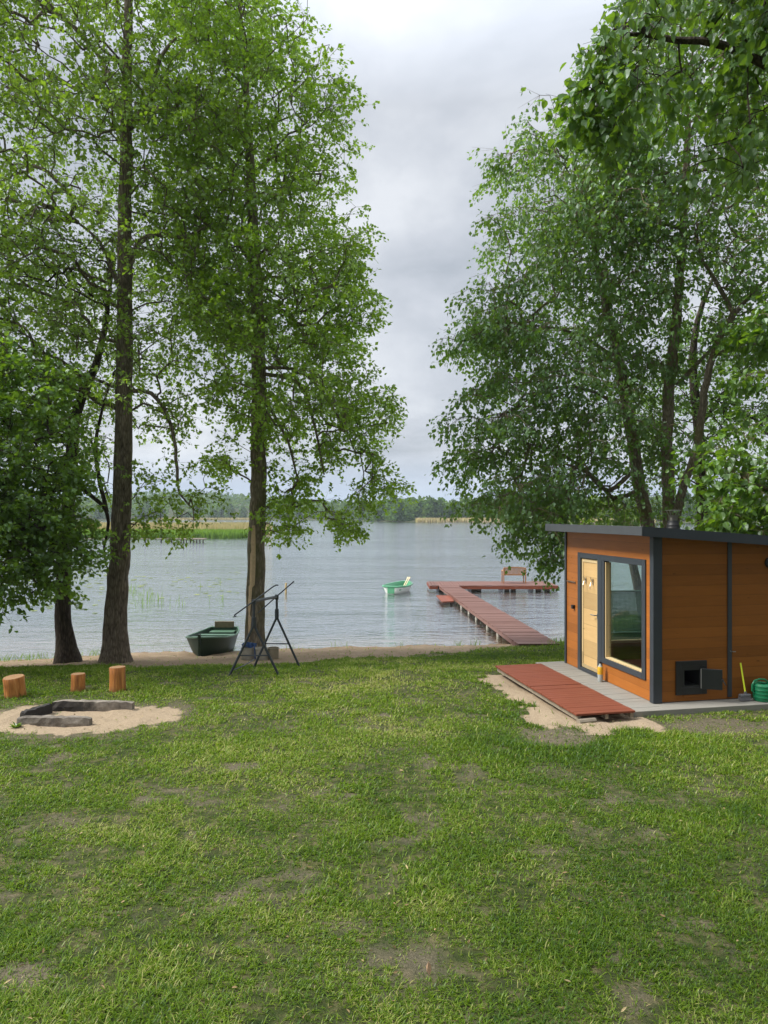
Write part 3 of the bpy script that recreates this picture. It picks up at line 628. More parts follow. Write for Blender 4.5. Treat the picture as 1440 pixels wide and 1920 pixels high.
tree('elm_tree', 'leaning tree behind the hut whose drooping branches reach left over the lake', 'tree',
     [[(1236, 1215, 16.4, 32), (1228, 1100, 16.4, 28), (1216, 990, 16.4, 25), (1197, 900, 16.4, 23), (1180, 790, 16.4, 21), (1163, 690, 16.3, 19), (1140, 590, 16.2, 15), (1118, 480, 16.1, 11), (1095, 370, 16.0, 7), (1070, 270, 15.9, 3)],
      [(1190, 880, 16.4, 9), (1140, 920, 16.0, 8), (1100, 885, 15.8, 7), (1060, 870, 15.6, 4)],
      [(1195, 920, 16.4, 9), (1150, 935, 16.6, 8), (1120, 900, 16.7, 7), (1050, 850, 16.6, 5), (980, 830, 16.4, 3)],
      [(1176, 770, 16.4, 8), (1100, 730, 16.2, 6), (1030, 730, 15.9, 5), (960, 770, 15.7, 3)],
      [(1160, 680, 16.3, 8), (1090, 630, 16.1, 6), (1000, 610, 15.8, 4), (920, 620, 15.6, 2)]],
     ptsE, M['bark_right'], M['leafB'], bE, leaves=34, leaf=.105, seed=25, droop=.75, nb=.55, rise=.25, spread=.32)
polyF = [(1120, 60), (1190, -80), (1280, -160), (1500, -160), (1560, 100), (1560, 620), (1480, 700), (1330, 660), (1240, 560), (1180, 520), (1110, 430), (1090, 300)]
ptsF = crown_points(polyF, 15.2, 2.2, 170, 9, sig=(.5, .5, .2), gap=.22, gseed=15)
bF = P(1258, 1200, 15.6); bF[2] = gz(bF[0], bF[1])
tree('elm_tree', 'tallest forked tree behind the chimney with pale moss-yellow bark on its straight main stem', 'tree',
     [[(1262, 1215, 15.6, 30), (1260, 1100, 15.6, 25), (1257, 990, 15.6, 23), (1252, 900, 15.6, 22), (1250, 800, 15.6, 21), (1257, 700, 15.6, 19), (1268, 600, 15.6, 18), (1277, 480, 15.6, 15), (1283, 380, 15.6, 14), (1290, 250, 15.6, 10), (1298, 110, 15.6, 5), (1310, -60, 15.6, 2)],
      [(1262, 995, 15.6, 17), (1278, 920, 15.4, 16), (1306, 840, 15.2, 14), (1318, 760, 15.1, 14), (1330, 690, 15, 13), (1352, 625, 14.9, 12), (1376, 590, 14.8, 10), (1420, 540, 14.6, 6), (1470, 500, 14.5, 3)],
      [(1376, 590, 14.8, 9), (1350, 540, 14.9, 8), (1318, 490, 15, 6), (1300, 420, 15, 3)],
      [(1270, 720, 15.5, 9), (1300, 690, 15.7, 8), (1345, 640, 16, 6), (1400, 560, 16.2, 3)],
      [(1282, 400, 15.6, 9), (1240, 330, 15.3, 7), (1205, 290, 15.1, 6), (1170, 180, 15, 3)],
      [(1280, 430, 15.6, 8), (1250, 420, 15.2, 6), (1180, 405, 15, 5), (1130, 395, 14.8, 2)],
      [(1290, 260, 15.6, 7), (1320, 190, 15.6, 6), (1345, 110, 15.6, 5), (1400, 60, 15.6, 2)],
      [(1284, 235, 15.6, 7), (1279, 190, 15.6, 6), (1285, 140, 15.6, 3)]],
     ptsF, M['bark_right'], M['leafB'], bF, leaves=30, leaf=.10, seed=26, droop=.55, rise=.35, spread=.32)
polyG = [(1180, 760), (1250, 640), (1300, 520), (1420, 470), (1560, 480), (1620, 700), (1600, 980), (1500, 1010), (1340, 1000), (1280, 960), (1230, 900)]
ptsG = crown_points(polyG, 18.5, 1.8, 95, 8, gap=.33, gseed=17)
bG = P(1318, 1190, 18.4); bG[2] = gz(bG[0], bG[1])
tree('elm_tree', 'darker trunk standing farther back, just right of the forked tree behind the hut roof', 'tree',
     [[(1320, 1190, 18.4, 26), (1318, 1000, 18.4, 21), (1313, 850, 18.4, 18), (1302, 730, 18.4, 16), (1300, 650, 18.4, 13), (1318, 570, 18.4, 9), (1350, 490, 18.4, 3)],
      [(1312, 800, 18.4, 8), (1370, 720, 18.2, 6), (1430, 660, 18, 3)]],
     ptsG, M['bark_dark'], M['leafB'], bG, leaves=30, leaf=.10, seed=27, droop=.4)
# tree off the right edge, behind the hut: large bright leaves
polyH = [(1420, 600), (1400, 740), (1340, 800), (1310, 870), (1290, 930), (1330, 990), (1400, 1000), (1600, 1010), (1800, 950), (1820, 500), (1650, 420), (1500, 470)]
ptsH = crown_points(polyH, 12.6, 1.3, 80, 8, sig=(.4, .4, .2))
bH = np.array([8.9, 12.9, 0]); bH[2] = gz(8.9, 12.9)
tree('lime_tree', 'tree with large fresh green leaves at the right edge above the low roof end', 'tree',
     [[(8.9, 12.9, bH[2], .16, 'w'), (8.8, 12.8, 2.0, .13, 'w'), (8.6, 12.7, 4.0, .10, 'w'), (8.5, 12.6, 6.5, .03, 'w')],
      [(8.8, 12.8, 1.6, .06, 'w'), (7.6, 12.6, 2.6, .045, 'w'), (6.6, 12.5, 3.1, .03, 'w'), (6.0, 12.5, 3.4, .01, 'w')]],
     ptsH, M['bark_right'], M['leafC'], bH, leaves=34, leaf=.125, tmpl=LEAF8, seed=28, droop=.45, nb=.45, rise=.2)
# near tree off the right edge: its boughs hang into the top corner
polyI = [(1180, -60), (1140, 60), (1115, 110), (1105, 180), (1095, 215), (1110, 240), (1140, 290), (1165, 260), (1170, 190), (1220, 150), (1300, 130), (1380, 200), (1440, 330), (1520, 420), (1650, 380), (1700, -260), (1250, -300)]
ptsI = crown_points(polyI, 6.6, 1.0, 60, 6, sig=(.28, .3, .14))
xi = []
rgI = np.random.default_rng(19)
for a, b_, m in (((1180, 40), (1095, 100), 5), ((1140, 60), (1115, 230), 8), ((1170, 100), (1145, 280), 8), ((1115, 120), (1075, 200), 4), ((1330, 260), (1290, 350), 3), ((1420, 200), (1390, 330), 4)):
    for k in range(m): 
        t = (k+.5)/m; xi.append(P(a[0]+(b_[0]-a[0])*t, a[1]+(b_[1]-a[1])*t, 6.6+rgI.normal(0, .2))[None, :])
ptsI = np.concatenate([ptsI]+xi)
ov = rgI.uniform(0, 1, (230, 3))*[12.0, 10.5, 4.5]+[-5.5, -4.0, 6.4]; ov = ov[ov[:, 2] > EYE+.80*np.maximum(ov[:, 1], 0)+1.7]  # unseen boughs added above and behind the viewer to shade the near lawn
ptsI = np.concatenate([ptsI]+[o_+rgI.normal(0, 1, (6, 3))*[.45, .45, .12] for o_ in ov])
bI = np.array([5.6, 6.4, 0]); bI[2] = gz(5.6, 6.4)
tree('lime_tree', 'nearest tree, its dark large-leaved boughs hanging into the top right corner of the picture', 'tree',
     [[(5.6, 6.4, bI[2], .20, 'w'), (5.5, 6.4, 2.5, .16, 'w'), (5.4, 6.5, 5.0, .12, 'w'), (5.2, 6.5, 8.0, .04, 'w')],
      [(5.4, 6.5, 5.2, .07, 'w'), (4.4, 6.6, 6.2, .055, 'w'), (3.4, 6.6, 6.85, .04, 'w'), (2.75, 6.6, 7.0, .03, 'w'), (2.2, 6.6, 7.05, .014, 'w')], [(5.4, 6.4, 5.8, .09, 'w'), (4.2, 4.6, 7.6, .07, 'w'), (2.5, 2.0, 8.6, .05, 'w'), (.5, .0, 9.2, .02, 'w')]],
     ptsI, M['bark_dark'], M['leafN'], bI, leaves=26, leaf=.086, tmpl=LEAF8, seed=29, droop=.8, nb=.5, rise=.2, spread=.20, r_tip=.004)
# slim trunk seen through the hut windows
polyJ = [(1050, 940), (1120, 915), (1200, 930), (1240, 985), (1230, 1020), (1130, 1035), (1050, 1025)]
ptsJ = crown_points(polyJ, 19.5, 1.0, 26, 7)
bJ = P(1207, 1200, 19.5); bJ[2] = gz(bJ[0], bJ[1])
tree('alder_tree', 'slim leaning tree with low yellow-green foliage, its trunk seen through the hut window', 'tree',
     [[(1210, 1190, 19.5, 20), (1204, 1140, 19.5, 18), (1193, 1085, 19.5, 16), (1178, 1020, 19.5, 13), (1165, 970, 19.5, 8), (1158, 935, 19.5, 3)]],
     ptsJ, M['bark1'], M['leafS'], bJ, leaves=34, leaf=.095, seed=30)

# ------------------------------------------------------------------ far shore
def far_tree(seed, h, w, mat):
    rg = np.random.default_rng(seed); root = empty('shore_tree')
    n = 420; th = rg.uniform(0, 2*math.pi, n); z = rg.uniform(0.06, 1, n)
    prof = np.interp(z, [0, .15, .45, .75, 1], [.75, 1, 1, .7, .15]); r = prof*w/2*rg.uniform(.3, 1, n)**.5
    lob = 1+.28*np.sin(th*3+seed)+.15*np.sin(th*5+z*7+seed)
    pos = np.stack([r*np.cos(th)*lob, r*np.sin(th)*lob, z*h*(1+.05*np.sin(th*4))], -1)
    nr = rg.normal(0, .8, pos.shape); nr[:, 2] += .8; nr[:, :2] += pos[:, :2]/w*1.5
    d = rg.normal(0, 1, pos.shape); d[:, 2] -= .3; Bl = basis(d, nr)*(rg.uniform(.9, 2.0, n))[:, None, None]*[1.4, 1, 1]
    tint = np.clip(.35+.45*(vnoise(pos[:, 0]*.5+seed, pos[:, 2]*.5, seed)-.5)+rg.normal(0, .12, n)+.12*((seed*37) % 5-2)/2, 0, 1)
    scatter('crown', *LEAF6, pos, Bl, mat, root, tint)
    mb = MB(); mb.tube([(0, 0, -1), (0, 0, h*.4), (.2, 0, h*.8)], [.25, .18, .06], 6); mb.build('trunk', M['bark_dark'], root)
    return root
protos = [far_tree(100+i, hh, ww, M['leafF']) for i, (hh, ww) in enumerate(((12, 9), (14, 11), (10, 9), (13, 8), (9, 10), (15, 10)))]
rgf = np.random.default_rng(77); used = set()
shore_spots = []
x = -250.
while x < 200:
    yf = float(far_shore(np.array([x]))[0]); gap = 9 if x < -30 else 6.5
    xi = 720+x/yf*F
    off = 26 if xi > 765 else (12 if xi > 670 else 30)
    shore_spots.append((x+rgf.normal(0, 1.5), yf+off+rgf.uniform(-5, 8), rgf.uniform(.75, 1.05) if x < -30 else rgf.uniform(.85, 1.12)))
    if 670 < xi < 765 : shore_spots.append((x+rgf.normal(0, 1.5), yf+6+rgf.uniform(-2, 3), rgf.uniform(.6, .8)))
    x += gap*rgf.uniform(.75, 1.2)
for i, (x, y, s) in enumerate(shore_spots):
    k = int(rgf.integers(0, 6)); p = protos[k]
    if k not in used: o = p; used.add(k)
    else: o = copy_tree(p)
    o.location = (x, y, gz(x, y)-.3); s *= .86; o.scale = (s*rgf.uniform(1.0, 1.3), s, s); o.rotation_euler = (0, 0, rgf.uniform(0, 6.28))
    tag(o, 'rounded green tree in the belt along the far lake shore', 'tree', 'trees along the far lake shore')
for k, p in enumerate(protos):
    if k not in used:
        for c in list(p.children): bpy.data.objects.remove(c)
        bpy.data.objects.remove(p)
# far-off woods behind (one mass)
n = 34000; X = rgf.uniform(-620, 560, n); t = rgf.uniform(0, 1, n)**1.3; Yb = far_shore(X)+40; Y = Yb+t*480
Z0 = zg(X, Y); hh = rgf.uniform(.15, 1, n)*(9+4*vnoise(X/14, Y/30, 91)); pos = np.stack([X, Y, Z0+hh], -1)
keep = ~((np.abs(X/Y*F+720-340) < 26) & (t < .25)) & ~((np.abs(X/Y*F+720-455) < 22) & (t < .3)); pos = pos[keep]; n = len(pos)
nr = rgf.normal(0, .8, (n, 3)); nr[:, 2] += .9; d = rgf.normal(0, 1, (n, 3)); Bl = basis(d, nr)*(rgf.uniform(2.2, 4.4, n))[:, None, None]*[1.5, 1, 1]
tint = np.clip(.25+.5*(vnoise(pos[:, 0]/11, pos[:, 1]/40, 93)-.5)+rgf.normal(0, .1, n), 0, 1)
tag(scatter('distant_woods', *LEAF6, pos, Bl, M['leafF'], None, tint), 'far-off bluish woods rising on the low hills beyond the lake', 'woods', kind='stuff')
# reeds
BL = ([(-.5, 0, 0), (.5, 0, 0), (.3, .6, .04), (0, 1, .12)], [(0, 1, 2, 3)])
def reeds(name, label, X, Y, h, w, mat, seed, lean=.12, zb=None):
    rg = np.random.default_rng(seed); n = len(X); z = (np.full(n, WATER-.05) if zb is None else zb); pos = np.stack([X, Y, z], -1)
    d = np.stack([rg.normal(0, lean, n), rg.normal(0, lean, n), np.ones(n)], -1); a = rg.uniform(0, 3.14, n); nr = np.stack([np.cos(a), np.sin(a), 0*a], -1)
    Bm = basis(d, nr); Bm = Bm*np.stack([w*rg.uniform(.6, 1.3, n), h*rg.uniform(.75, 1.15, n), np.full(n, h)], -1)[:, None, :]
    o = scatter(name, *BL, pos, Bm, mat, None, np.clip(rg.normal(.5, .2, n)+.25*(vnoise(X*.3, Y*.3, 3)-.5), 0, 1)); return tag(o, label, 'reeds', kind='stuff')
n = 26000; a = rng.uniform(0, 1, n); Y = 122+a*62; X = (rng.uniform(120, 515, n)-720)/F*Y
Xr = (508-720)/F*Y-((Y-150)/40)**2*4
k = X < Xr; reeds('dry_reed_bed', 'wide bed of dry tan reeds on the left of the lake', X[k], Y[k], 2.0, .30, M['reed_tan'], 1)
n = 16000; Y = 113+rng.uniform(0, 1, n)**1.0*9; X = (rng.uniform(100, 470, n)-720)/F*Y; k = Y > 112+3*vnoise(X*.2, X*0, 4)+np.clip((X+24)*2, 0, 9)
reeds('green_reed_bed', 'strip of fresh green reeds in front of the dry reed bed', X[k], Y[k], 1.35, .22, M['reed_green'], 2)
n = 9000; X = rng.uniform(17, 130, n); Yf = far_shore(X); Y = Yf-6+rng.uniform(0, 14, n)
reeds('far_reed_strip', 'pale strip of reeds along the far shore, right of centre', X, Y, 2.3, .8, M['reed_tan'], 3)
n = 3500; X = rng.uniform(-170, -95, n); Y = far_shore(X)-5+rng.uniform(0, 10, n)
reeds('far_reed_strip', 'thin pale reed line on the far shore seen between the two big trunks', X, Y, 1.8, .9, M['reed_tan'], 4)
X = []; Y = []
for cx, cy, m, s in ((250, 1112, 22, 9), (270, 1118, 14, 10), (300, 1128, 16, 16), (262, 1135, 8, 12), (330, 1135, 6, 14), (400, 1130, 6, 18), (385, 1100, 5, 14)):
    x = rng.normal(cx, s, m); y = rng.normal(cy, 4.5, m); yy = (EYE-WATER)*F/(y-HZ); X += list((x-720)/F*yy); Y += list(yy)
reeds('sparse_water_reeds', 'few thin green stems standing in open water right of the thick left trunk', np.array(X), np.array(Y), .42, .022, M['reed_green'], 5, lean=.1)
# lily pads
mbv = []; n = 420
x = rng.uniform(-40, 215, n); y = rng.normal(1068, 30, n); x2 = rng.uniform(215, 450, 70); y2 = rng.normal(1092, 14, 70)
x = np.concatenate([x, x2]); y = np.clip(np.concatenate([y, y2]), 1018, 1150); Y = (EYE-WATER)*F/(y-HZ); X = (x-720)/F*Y
pad = [(math.cos(t)*.5, math.sin(t)*.5, 0) for t in np.linspace(.35, 2*math.pi-.35, 9)]+[(0, 0, 0)]
n = len(X); a = rng.uniform(0, 6.28, n); s = rng.uniform(.14, .34, n); Bm = np.zeros((n, 3, 3)); Bm[:, 0, 0] = np.cos(a)*s; Bm[:, 0, 1] = -np.sin(a)*s; Bm[:, 1, 0] = np.sin(a)*s; Bm[:, 1, 1] = np.cos(a)*s; Bm[:, 2, 2] = 1
tag(scatter('lily_pads', pad, [tuple(range(10))], np.stack([X, Y, np.full(n, WATER+.012)], -1), Bm, m_leaf('lily_pad', (0.10, 0.13, 0.02), (0.24, 0.28, 0.06), .1, gloss=.1), None, rng.uniform(0, 1, n)), 'yellow-green lily pads floating on the water behind the left trunks', 'lily pads', kind='stuff')

# ------------------------------------------------------------------ lawn grass
def lawn():
    segs = [(2.9, 4.6, 11500, .045, .0042), (4.6, 6.5, 8200, .046, .005), (6.5, 9, 5000, .048, .0065), (9, 12.5, 3000, .052, .009), (12.5, 16.5, 1700, .058, .012), (16.5, 24, 500, .08, .014)]
    PX = []; PY = []; H = []; WD = []
    rg = np.random.default_rng(3)
    for a, b_, den, h, w in segs:
        hw = .56*b_+.4; n = int(den*(b_-a)*2*hw); x = rg.uniform(-hw, hw, n); y = rg.uniform(a, b_, n)
        k = np.abs(x) < .56*y+.4; x = x[k]; y = y[k]
        PX.append(x); PY.append(y); H.append(np.full(len(x), h)); WD.append(np.full(len(x), w))
    X, Y, H, WD = map(np.concatenate, (PX, PY, H, WD)); WD = WD*1.25
    # clump: pull blades into tufts
    cx = np.floor(X/.06+.5*vnoise(X*9, Y*9, 1)); cy = np.floor(Y/.06); jx = (_hash(cx, cy, 5)-.5)*.05; jy = (_hash(cx, cy, 6)-.5)*.05
    pull = .45*_hash(cx, cy, 7); X = X+((cx*.06+jx)-X)*pull; Y = Y+((cy*.06+jy)-Y)*pull
    sd, dt = masks(X, Y); u, v = uv(X, Y); d = shore(X)-Y
    dens = fbm(X*3.2, Y*3.2, 71, 4); dn = sstep(.32, .53, dens)*.80+.20
    lush = ell(X, Y, 2.35, 8.0, 1.5, .75, .5)
    p = dn*(1-.88*sstep(.25, .85, dt+.5*(fbm(X*9, Y*9, 77, 3)-.5)))*(1-sstep(.12, .75, sd+.5*(fbm(X*7, Y*7, 79, 3)-.5))*.985)
    p = np.maximum(p, lush*.95*(sd < .3)*(1-dt)); p = np.where(d < .15, 0, p)
    p = np.where((u > -.50) & (v > -.33) & (v < 2.88) & (u < 3.6), 0, p); p = np.where((u > -1.40) & (u < -.5) & (v > -.48) & (v < 2.5), 0, p)
    k = rg.uniform(0, 1, len(X)) < p; X, Y, H, WD, dens, lush, dt, sd = (q[k] for q in (X, Y, H, WD, dens, lush, dt, sd))
    n = len(X); z = zg(X, Y)-.004; tall = fbm(X*1.7, Y*1.7, 81, 3)
    big = rg.uniform(0, 1, n) ** 6
    H = H*(.40+1.0*tall)*rg.uniform(.55, 1.25, n)*(1+.5*lush)*(1-.35*dt)*(1+.9*big); az = rg.uniform(0, 2*math.pi, n)+.0; lean = rg.uniform(.25, 1.15, n)
    d = np.stack([np.cos(az)*lean, np.sin(az)*lean, np.ones(n)*rg.uniform(.35, 1, n)], -1); nr = np.stack([-np.cos(az)*.6, -np.sin(az)*.6, np.ones(n)], -1)
    Bm = basis(d, nr)*np.stack([WD*rg.uniform(.7, 1.3, n), H, -H], -1)[:, None, :]
    warm = fbm(X*.55+4, Y*.7, 87, 3)
    tint = np.clip(.40+1.1*(warm-.5)+.7*(fbm(X*2.6, Y*2.6, 88, 3)-.5)+rg.normal(0, .26, n)-.06*lush+.20*(sstep(5.5, 10, Y)-.5)+.25*(rg.uniform(0, 1, n) < .05)+.4*(rg.uniform(0, 1, n) < .05), 0, 1)  # depth term lightens far blades: the sunnier part of the lawn put into tint
    near = Y < 8
    tv = [(-.5, 0, 0), (.5, 0, 0), (-.42, .55, .0), (.42, .55, .0), (0, 1, .28)]; tf = [(0, 1, 3, 2), (2, 3, 4)]
    V = np.einsum('nij,kj->nki', Bm, np.array(tv))+np.stack([X, Y, z], -1)[:, None, :]
    b0 = np.arange(n)*5
    f4 = np.stack([b0, b0+1, b0+3, b0+2], -1); f3 = np.stack([b0+2, b0+3, b0+4], -1)
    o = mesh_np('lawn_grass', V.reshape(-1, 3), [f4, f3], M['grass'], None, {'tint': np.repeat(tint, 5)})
    tag(o, 'short patchy lawn grass sloping down to the lake', 'grass', kind='stuff'); print('grass blades', n)
lawn()
def litter():
    rg = np.random.default_rng(44)
    # dry bits: straw, bark flakes, dead leaves on grass and sand
    n = 2600; y = rg.uniform(2.9, 16, n)**1.0; x = rg.uniform(-1, 1, n)*(.56*y+.2); sd, dt = masks(x, y); u, v = uv(x, y)
    k = ~((u > -1.42) & (v > -.5) & (v < 2.9)) & (y < shore(x)-.3) & (rg.uniform(0, 1, n) < .35+.65*(sd > .4)+.4*dt); x = x[k]; y = y[k]; n = len(x)
    a = rg.uniform(0, 6.28, n); d = np.stack([np.cos(a), np.sin(a), rg.uniform(-.1, .5, n)], -1); nr = rg.normal(0, .5, (n, 3)); nr[:, 2] += 1
    Bl = basis(d, nr)*np.stack([rg.uniform(.006, .02, n), rg.uniform(.015, .05, n), np.full(n, .02)], -1)[:, None, :]
    pos = np.stack([x, y, zg(x, y)+rg.uniform(.008, .03, n)], -1)
    tag(scatter('dry_litter', *LEAF6, pos, Bl, m_leaf('dry_litter', (0.06, 0.04, 0.022), (0.30, 0.21, 0.11), .1, gloss=0.0, yellow=(.45, .36, .2)), None, rg.uniform(0, 1, n)), 'dry leaf and bark bits scattered over lawn and sand', 'litter', kind='stuff')
litter()
# taller weeds along the shore
X = []; Y = []; 
for cx, cy, m, s in ((10, 1236, 70, 30), (60, 1232, 40, 18), (180, 1232, 25, 12), (415, 1222, 22, 5), (860, 1213, 14, 7), (893, 1211, 12, 6), (1040, 1206, 60, 14), (1050, 1196, 40, 8), (750, 1212, 8, 5), (550, 1216, 10, 15), (120, 1240, 20, 30), (640, 1214, 8, 12)):
    x = rng.normal(cx, s, m); yy = (shore((cx-720)/F*18+0*x))-rng.uniform(.1, .9, m) if cx < 1000 else rng.uniform(18, 20, m); X += list((x-720)/F*yy); Y += list(yy)
X = np.array(X); Y = np.array(Y)
o = reeds('shore_weeds', 'tufts of taller weeds scattered along the sandy lake edge', X, Y, .22, .012, M['reed_green'], 6, lean=.35, zb=zg(X, Y)-.01); o['category'] = 'weeds'

# ------------------------------------------------------------------ hut
ANG = math.atan2(.193, .981)
hut = empty('sauna_hut', (3.69, 9.7, 0), ANG); tag(hut, 'orange stained wooden sauna hut with dark trim, sloping black roof and open stove hatch', 'hut')
U1, V1, TH = 3.3, 2.69, .09
rb = lambda u: 2.31-.07*(u+.3)     # roof underside
def wallmesh(rects, plane, t0, t1):
    mb = MB()
    for a0, a1, z0, z1 in rects:
        if plane == 'u': mb.box(t0, t1, a0, a1, z0, z1)
        else: mb.box(a0, a1, t0, t1, z0, z1)
    return mb
fw = wallmesh([(.15, 1.42, 0, .27), (2.22, 2.69, 0, 1.95), (.0, .18, 0, 1.95), (.18, .19, .27, 1.95), (0, 2.69, 1.95, 2.33)], 'u', 0, TH)
fw = MB(); 
for a0, a1, z0, z1 in ((.183, 1.42, .004, .27), (2.222, 2.66, .004, 1.95), (.06, .183, .004, 1.95), (.06, 2.66, 1.95, 2.325)): fw.box(0, TH, a0, a1, z0, z1)
fw.build('front_wall', M['orange'], hut)
sw = MB()
hu0, hu1, hz0, hz1 = .35, .77, .115, .54
for a0, a1, z0, z1 in ((TH+.002, hu0, .004, 1.9), (hu1, U1, .004, 1.9), (hu0, hu1, .004, hz0), (hu0, hu1, hz1, 1.9)): sw.box(a0, a1, 0, TH, z0, z1)
sw.prism([(TH+.002, 1.9), (U1, 1.9), (U1, rb(U1)+.01), (TH+.002, rb(TH)+.01)], 1, 0, TH)
sw.build('side_wall', M['orange_shaded'], hut)
bw_ = MB(); wb0, wb1, wz0, wz1 = .42, 2.15, .33, 2.0
for a0, a1, z0, z1 in ((TH+.002, wb0, .004, 2.0), (wb1, U1, .004, 2.0), (wb0, wb1, .004, wz0)): bw_.box(a0, a1, V1-TH, V1, z0, z1)
bw_.prism([(TH+.002, 2.0), (U1, 2.0), (U1, rb(U1)+.01), (TH+.002, rb(TH)+.01)], 1, V1-TH, V1)
bw_.build('back_wall', M['orange_shaded'], hut)
mb = MB(); mb.prism([(.095, .004), (V1-.095, .004), (V1-.095, rb(U1)), (.095, rb(U1))], 0, U1-TH, U1-.002); mb.build('end_wall', M['orange'], hut)
mb = MB(); mb.box(2.2, 2.26, TH+.002, V1-TH-.002, .03, 2.0); mb.build('inner_partition', M['pale'], hut)
mb = MB(); mb.box(TH+.002, U1-TH-.004, TH+.003, V1-TH-.003, .006, .03); mb.build('inner_floor', M['floorwood'], hut)
# corner posts, batten
for nm, (a, b_, c, d, zt) in {'corner_post': (-.03, .105, -.035, .058, 0), 'x': (-.022, .06, V1-.028, V1+.03, 0), 'y': (U1-.08, U1+.03, -.03, .06, 0)}.items():
    mb = MB(); mb.box(a, b_, c, d, .002, rb(b_)+.01, .004); mb.build('corner_post', M['anthracite'], hut)
mb = MB(); mb.box(1.13, 1.19, -.022, -.001, .03, rb(1.19), .003); bt = mb.build('batten', M['anthracite'], hut)
mb = MB(); mb.tube([(1.20, -.001, .665), (1.20, -.03, .665), (1.235, -.04, .665)], .006, 6); mb.tube([(1.16, -.022, .675), (1.16, -.045, .672)], .006, 6); mb.build('hook', M['galv'], bt)
# roof
def roofz(u, top): return (2.42 if top else 2.31)-.07*(u+.3)
mb = MB(); A0, A1, B0, B1 = -.30, 3.5, -.20, V1+.2
mb.prism([(A0+.02, roofz(A0+.02, 0)+.004), (A1, roofz(A1, 0)+.004), (A1, roofz(A1, 1)-.02), (A0+.02, roofz(A0+.02, 1)-.02)], 1, B0+.02, B1-.02)
roof = mb.build('roof', M['black'], hut)
mb = MB(); mb.box(A0-.003, A0+.018, B0, B1, 2.295, 2.42, .003); mb.build('fascia', m_plain('grey_fascia_metal', (0.085, 0.09, 0.098), 0.35, .15, 6, metal=.3), roof)
mb = MB(); mb.prism([(A0+.019, roofz(A0, 0)-.02), (A1, roofz(A1, 0)-.02), (A1, roofz(A1, 1)), (A0+.019, roofz(A0, 1))], 1, B0-.002, B0+.018); mb.build('fascia', M['anthracite'], roof)
mb = MB(); mb.prism([(A0+.019, roofz(A0, 0)-.02), (A1, roofz(A1, 0)-.02), (A1, roofz(A1, 1)), (A0+.019, roofz(A0, 1))], 1, B1-.018, B1+.002); mb.build('fascia', M['anthracite'], roof)
# chimney
ch = empty('chimney', (.95, 1.0, 2.33)); ch.parent = hut
mb = MB(); mb.lathe([(.13, -.06), (.125, .02), (.10, .035), (.10, .05), (.095, .06), (.10, .07), (.09, .08), (.095, .095), (.085, .11), (.082, .16)], n=24); mb.build('flashing', M['black'], ch, True)
mb = MB(); mb.lathe([(.062, .12), (.062, .235), (.066, .24)], n=20); mb.build('flue_pipe', M['steel'], ch, True)
mb = MB()
for k in range(4):
    a = k*math.pi/2+.5; mb.tube([(.058*math.cos(a), .058*math.sin(a), .20), (.11*math.cos(a), .11*math.sin(a), .315)], .006, 6)
mb.lathe([(.12, .312), (.12, .318), (.02, .322)], n=24); mb.build('cowl', M['steel'], ch, False)
# door frame, door
df = MB()
for a0, a1, z0, z1 in ((2.12, 2.222, .0, 1.95), (1.42, 1.545, 0, 1.95), (1.545, 2.12, 1.862, 1.95), (1.545, 2.12, .0, .055)): df.box(-.022, TH+.01, a0, a1, z0+.003, z1, .003)
df.build('door_frame', M['anthracite'], hut)
door = MB(); door.box(.012, .05, 1.552, 2.113, .062, 1.855, .003)
do = door.build('door', M['pale'], hut)
mb = MB()
for a0, a1, z0, z1 in ((1.553, 1.60, .063, 1.854), (2.065, 2.112, .063, 1.854), (1.60, 2.065, 1.80, 1.854), (1.60, 2.065, .063, .12)): mb.box(.002, .0115, a0, a1, z0, z1, .002)
mb.build('door_moulding', M['pale_side'], do)
mb = MB(); mb.box(-.004, .002, 1.57, 1.59, .93, 1.01); mb.tube([(.0, 1.58, .98), (-.05, 1.58, .98), (-.055, 1.70, .978)], .009, 8); mb.build('handle', M['galv'], do)
for a in (1.74, 1.98):
    mb = MB(); mb.tube([(.008, a, 1.52), (-.02, a, 1.52), (-.045, a-.02, 1.57)], .006, 6); mb.tube([(-.0, a, 1.51), (-.03, a-.005, 1.49), (-.06, a-.03, 1.43), (-.065, a-.035, 1.40), (-.05, a-.03, 1.39)], .006, 6); mb.box(.002, .008, a-.012, a+.012, 1.45, 1.55); mb.build('coat_hook', M['steel'], do)
# window
wf = MB()
for a0, a1, z0, z1 in ((.183, .275, .27, 1.95), (.275, 1.42, 1.862, 1.95), (.275, 1.42, .27, .352)): wf.box(-.0215, TH+.008, a0, a1, z0, z1, .003)
wo = wf.build('window', M['anthracite'], hut)
mb = MB(); mb.box(-.018, .07, 1.335, 1.418, .353, 1.861); mb.build('window_mullion', M['anthracite'], wo)
mb = MB(); mb.box(.0, .09, .276, 1.33, .354, .372); mb.box(.0, .088, 1.312, 1.333, .373, 1.84); mb.build('window_lining', M['pale_side'], wo)
mb = MB(); mb.box(.062, .066, .277, 1.31, .374, 1.86); mb.build('window_pane', M['glass'], wo)
bwf = MB()
for a0, a1, z0, z1 in ((wb0, wb0+.05, wz0, wz1), (wb1-.05, wb1, wz0, wz1), (wb0+.05, wb1-.05, wz1-.05, wz1), (wb0+.05, wb1-.05, wz0, wz0+.04)): bwf.box(a0+.001, a1-.001, V1-TH-.01, V1+.01, z0+.001, z1-.001)
w2 = bwf.build('window', M['pale_side'], hut)
mb = MB(); mb.box(wb0+.05, wb1-.05, V1-.04, V1-.036, wz0+.04, wz1-.05); mb.build('window_pane', M['glass'], w2)
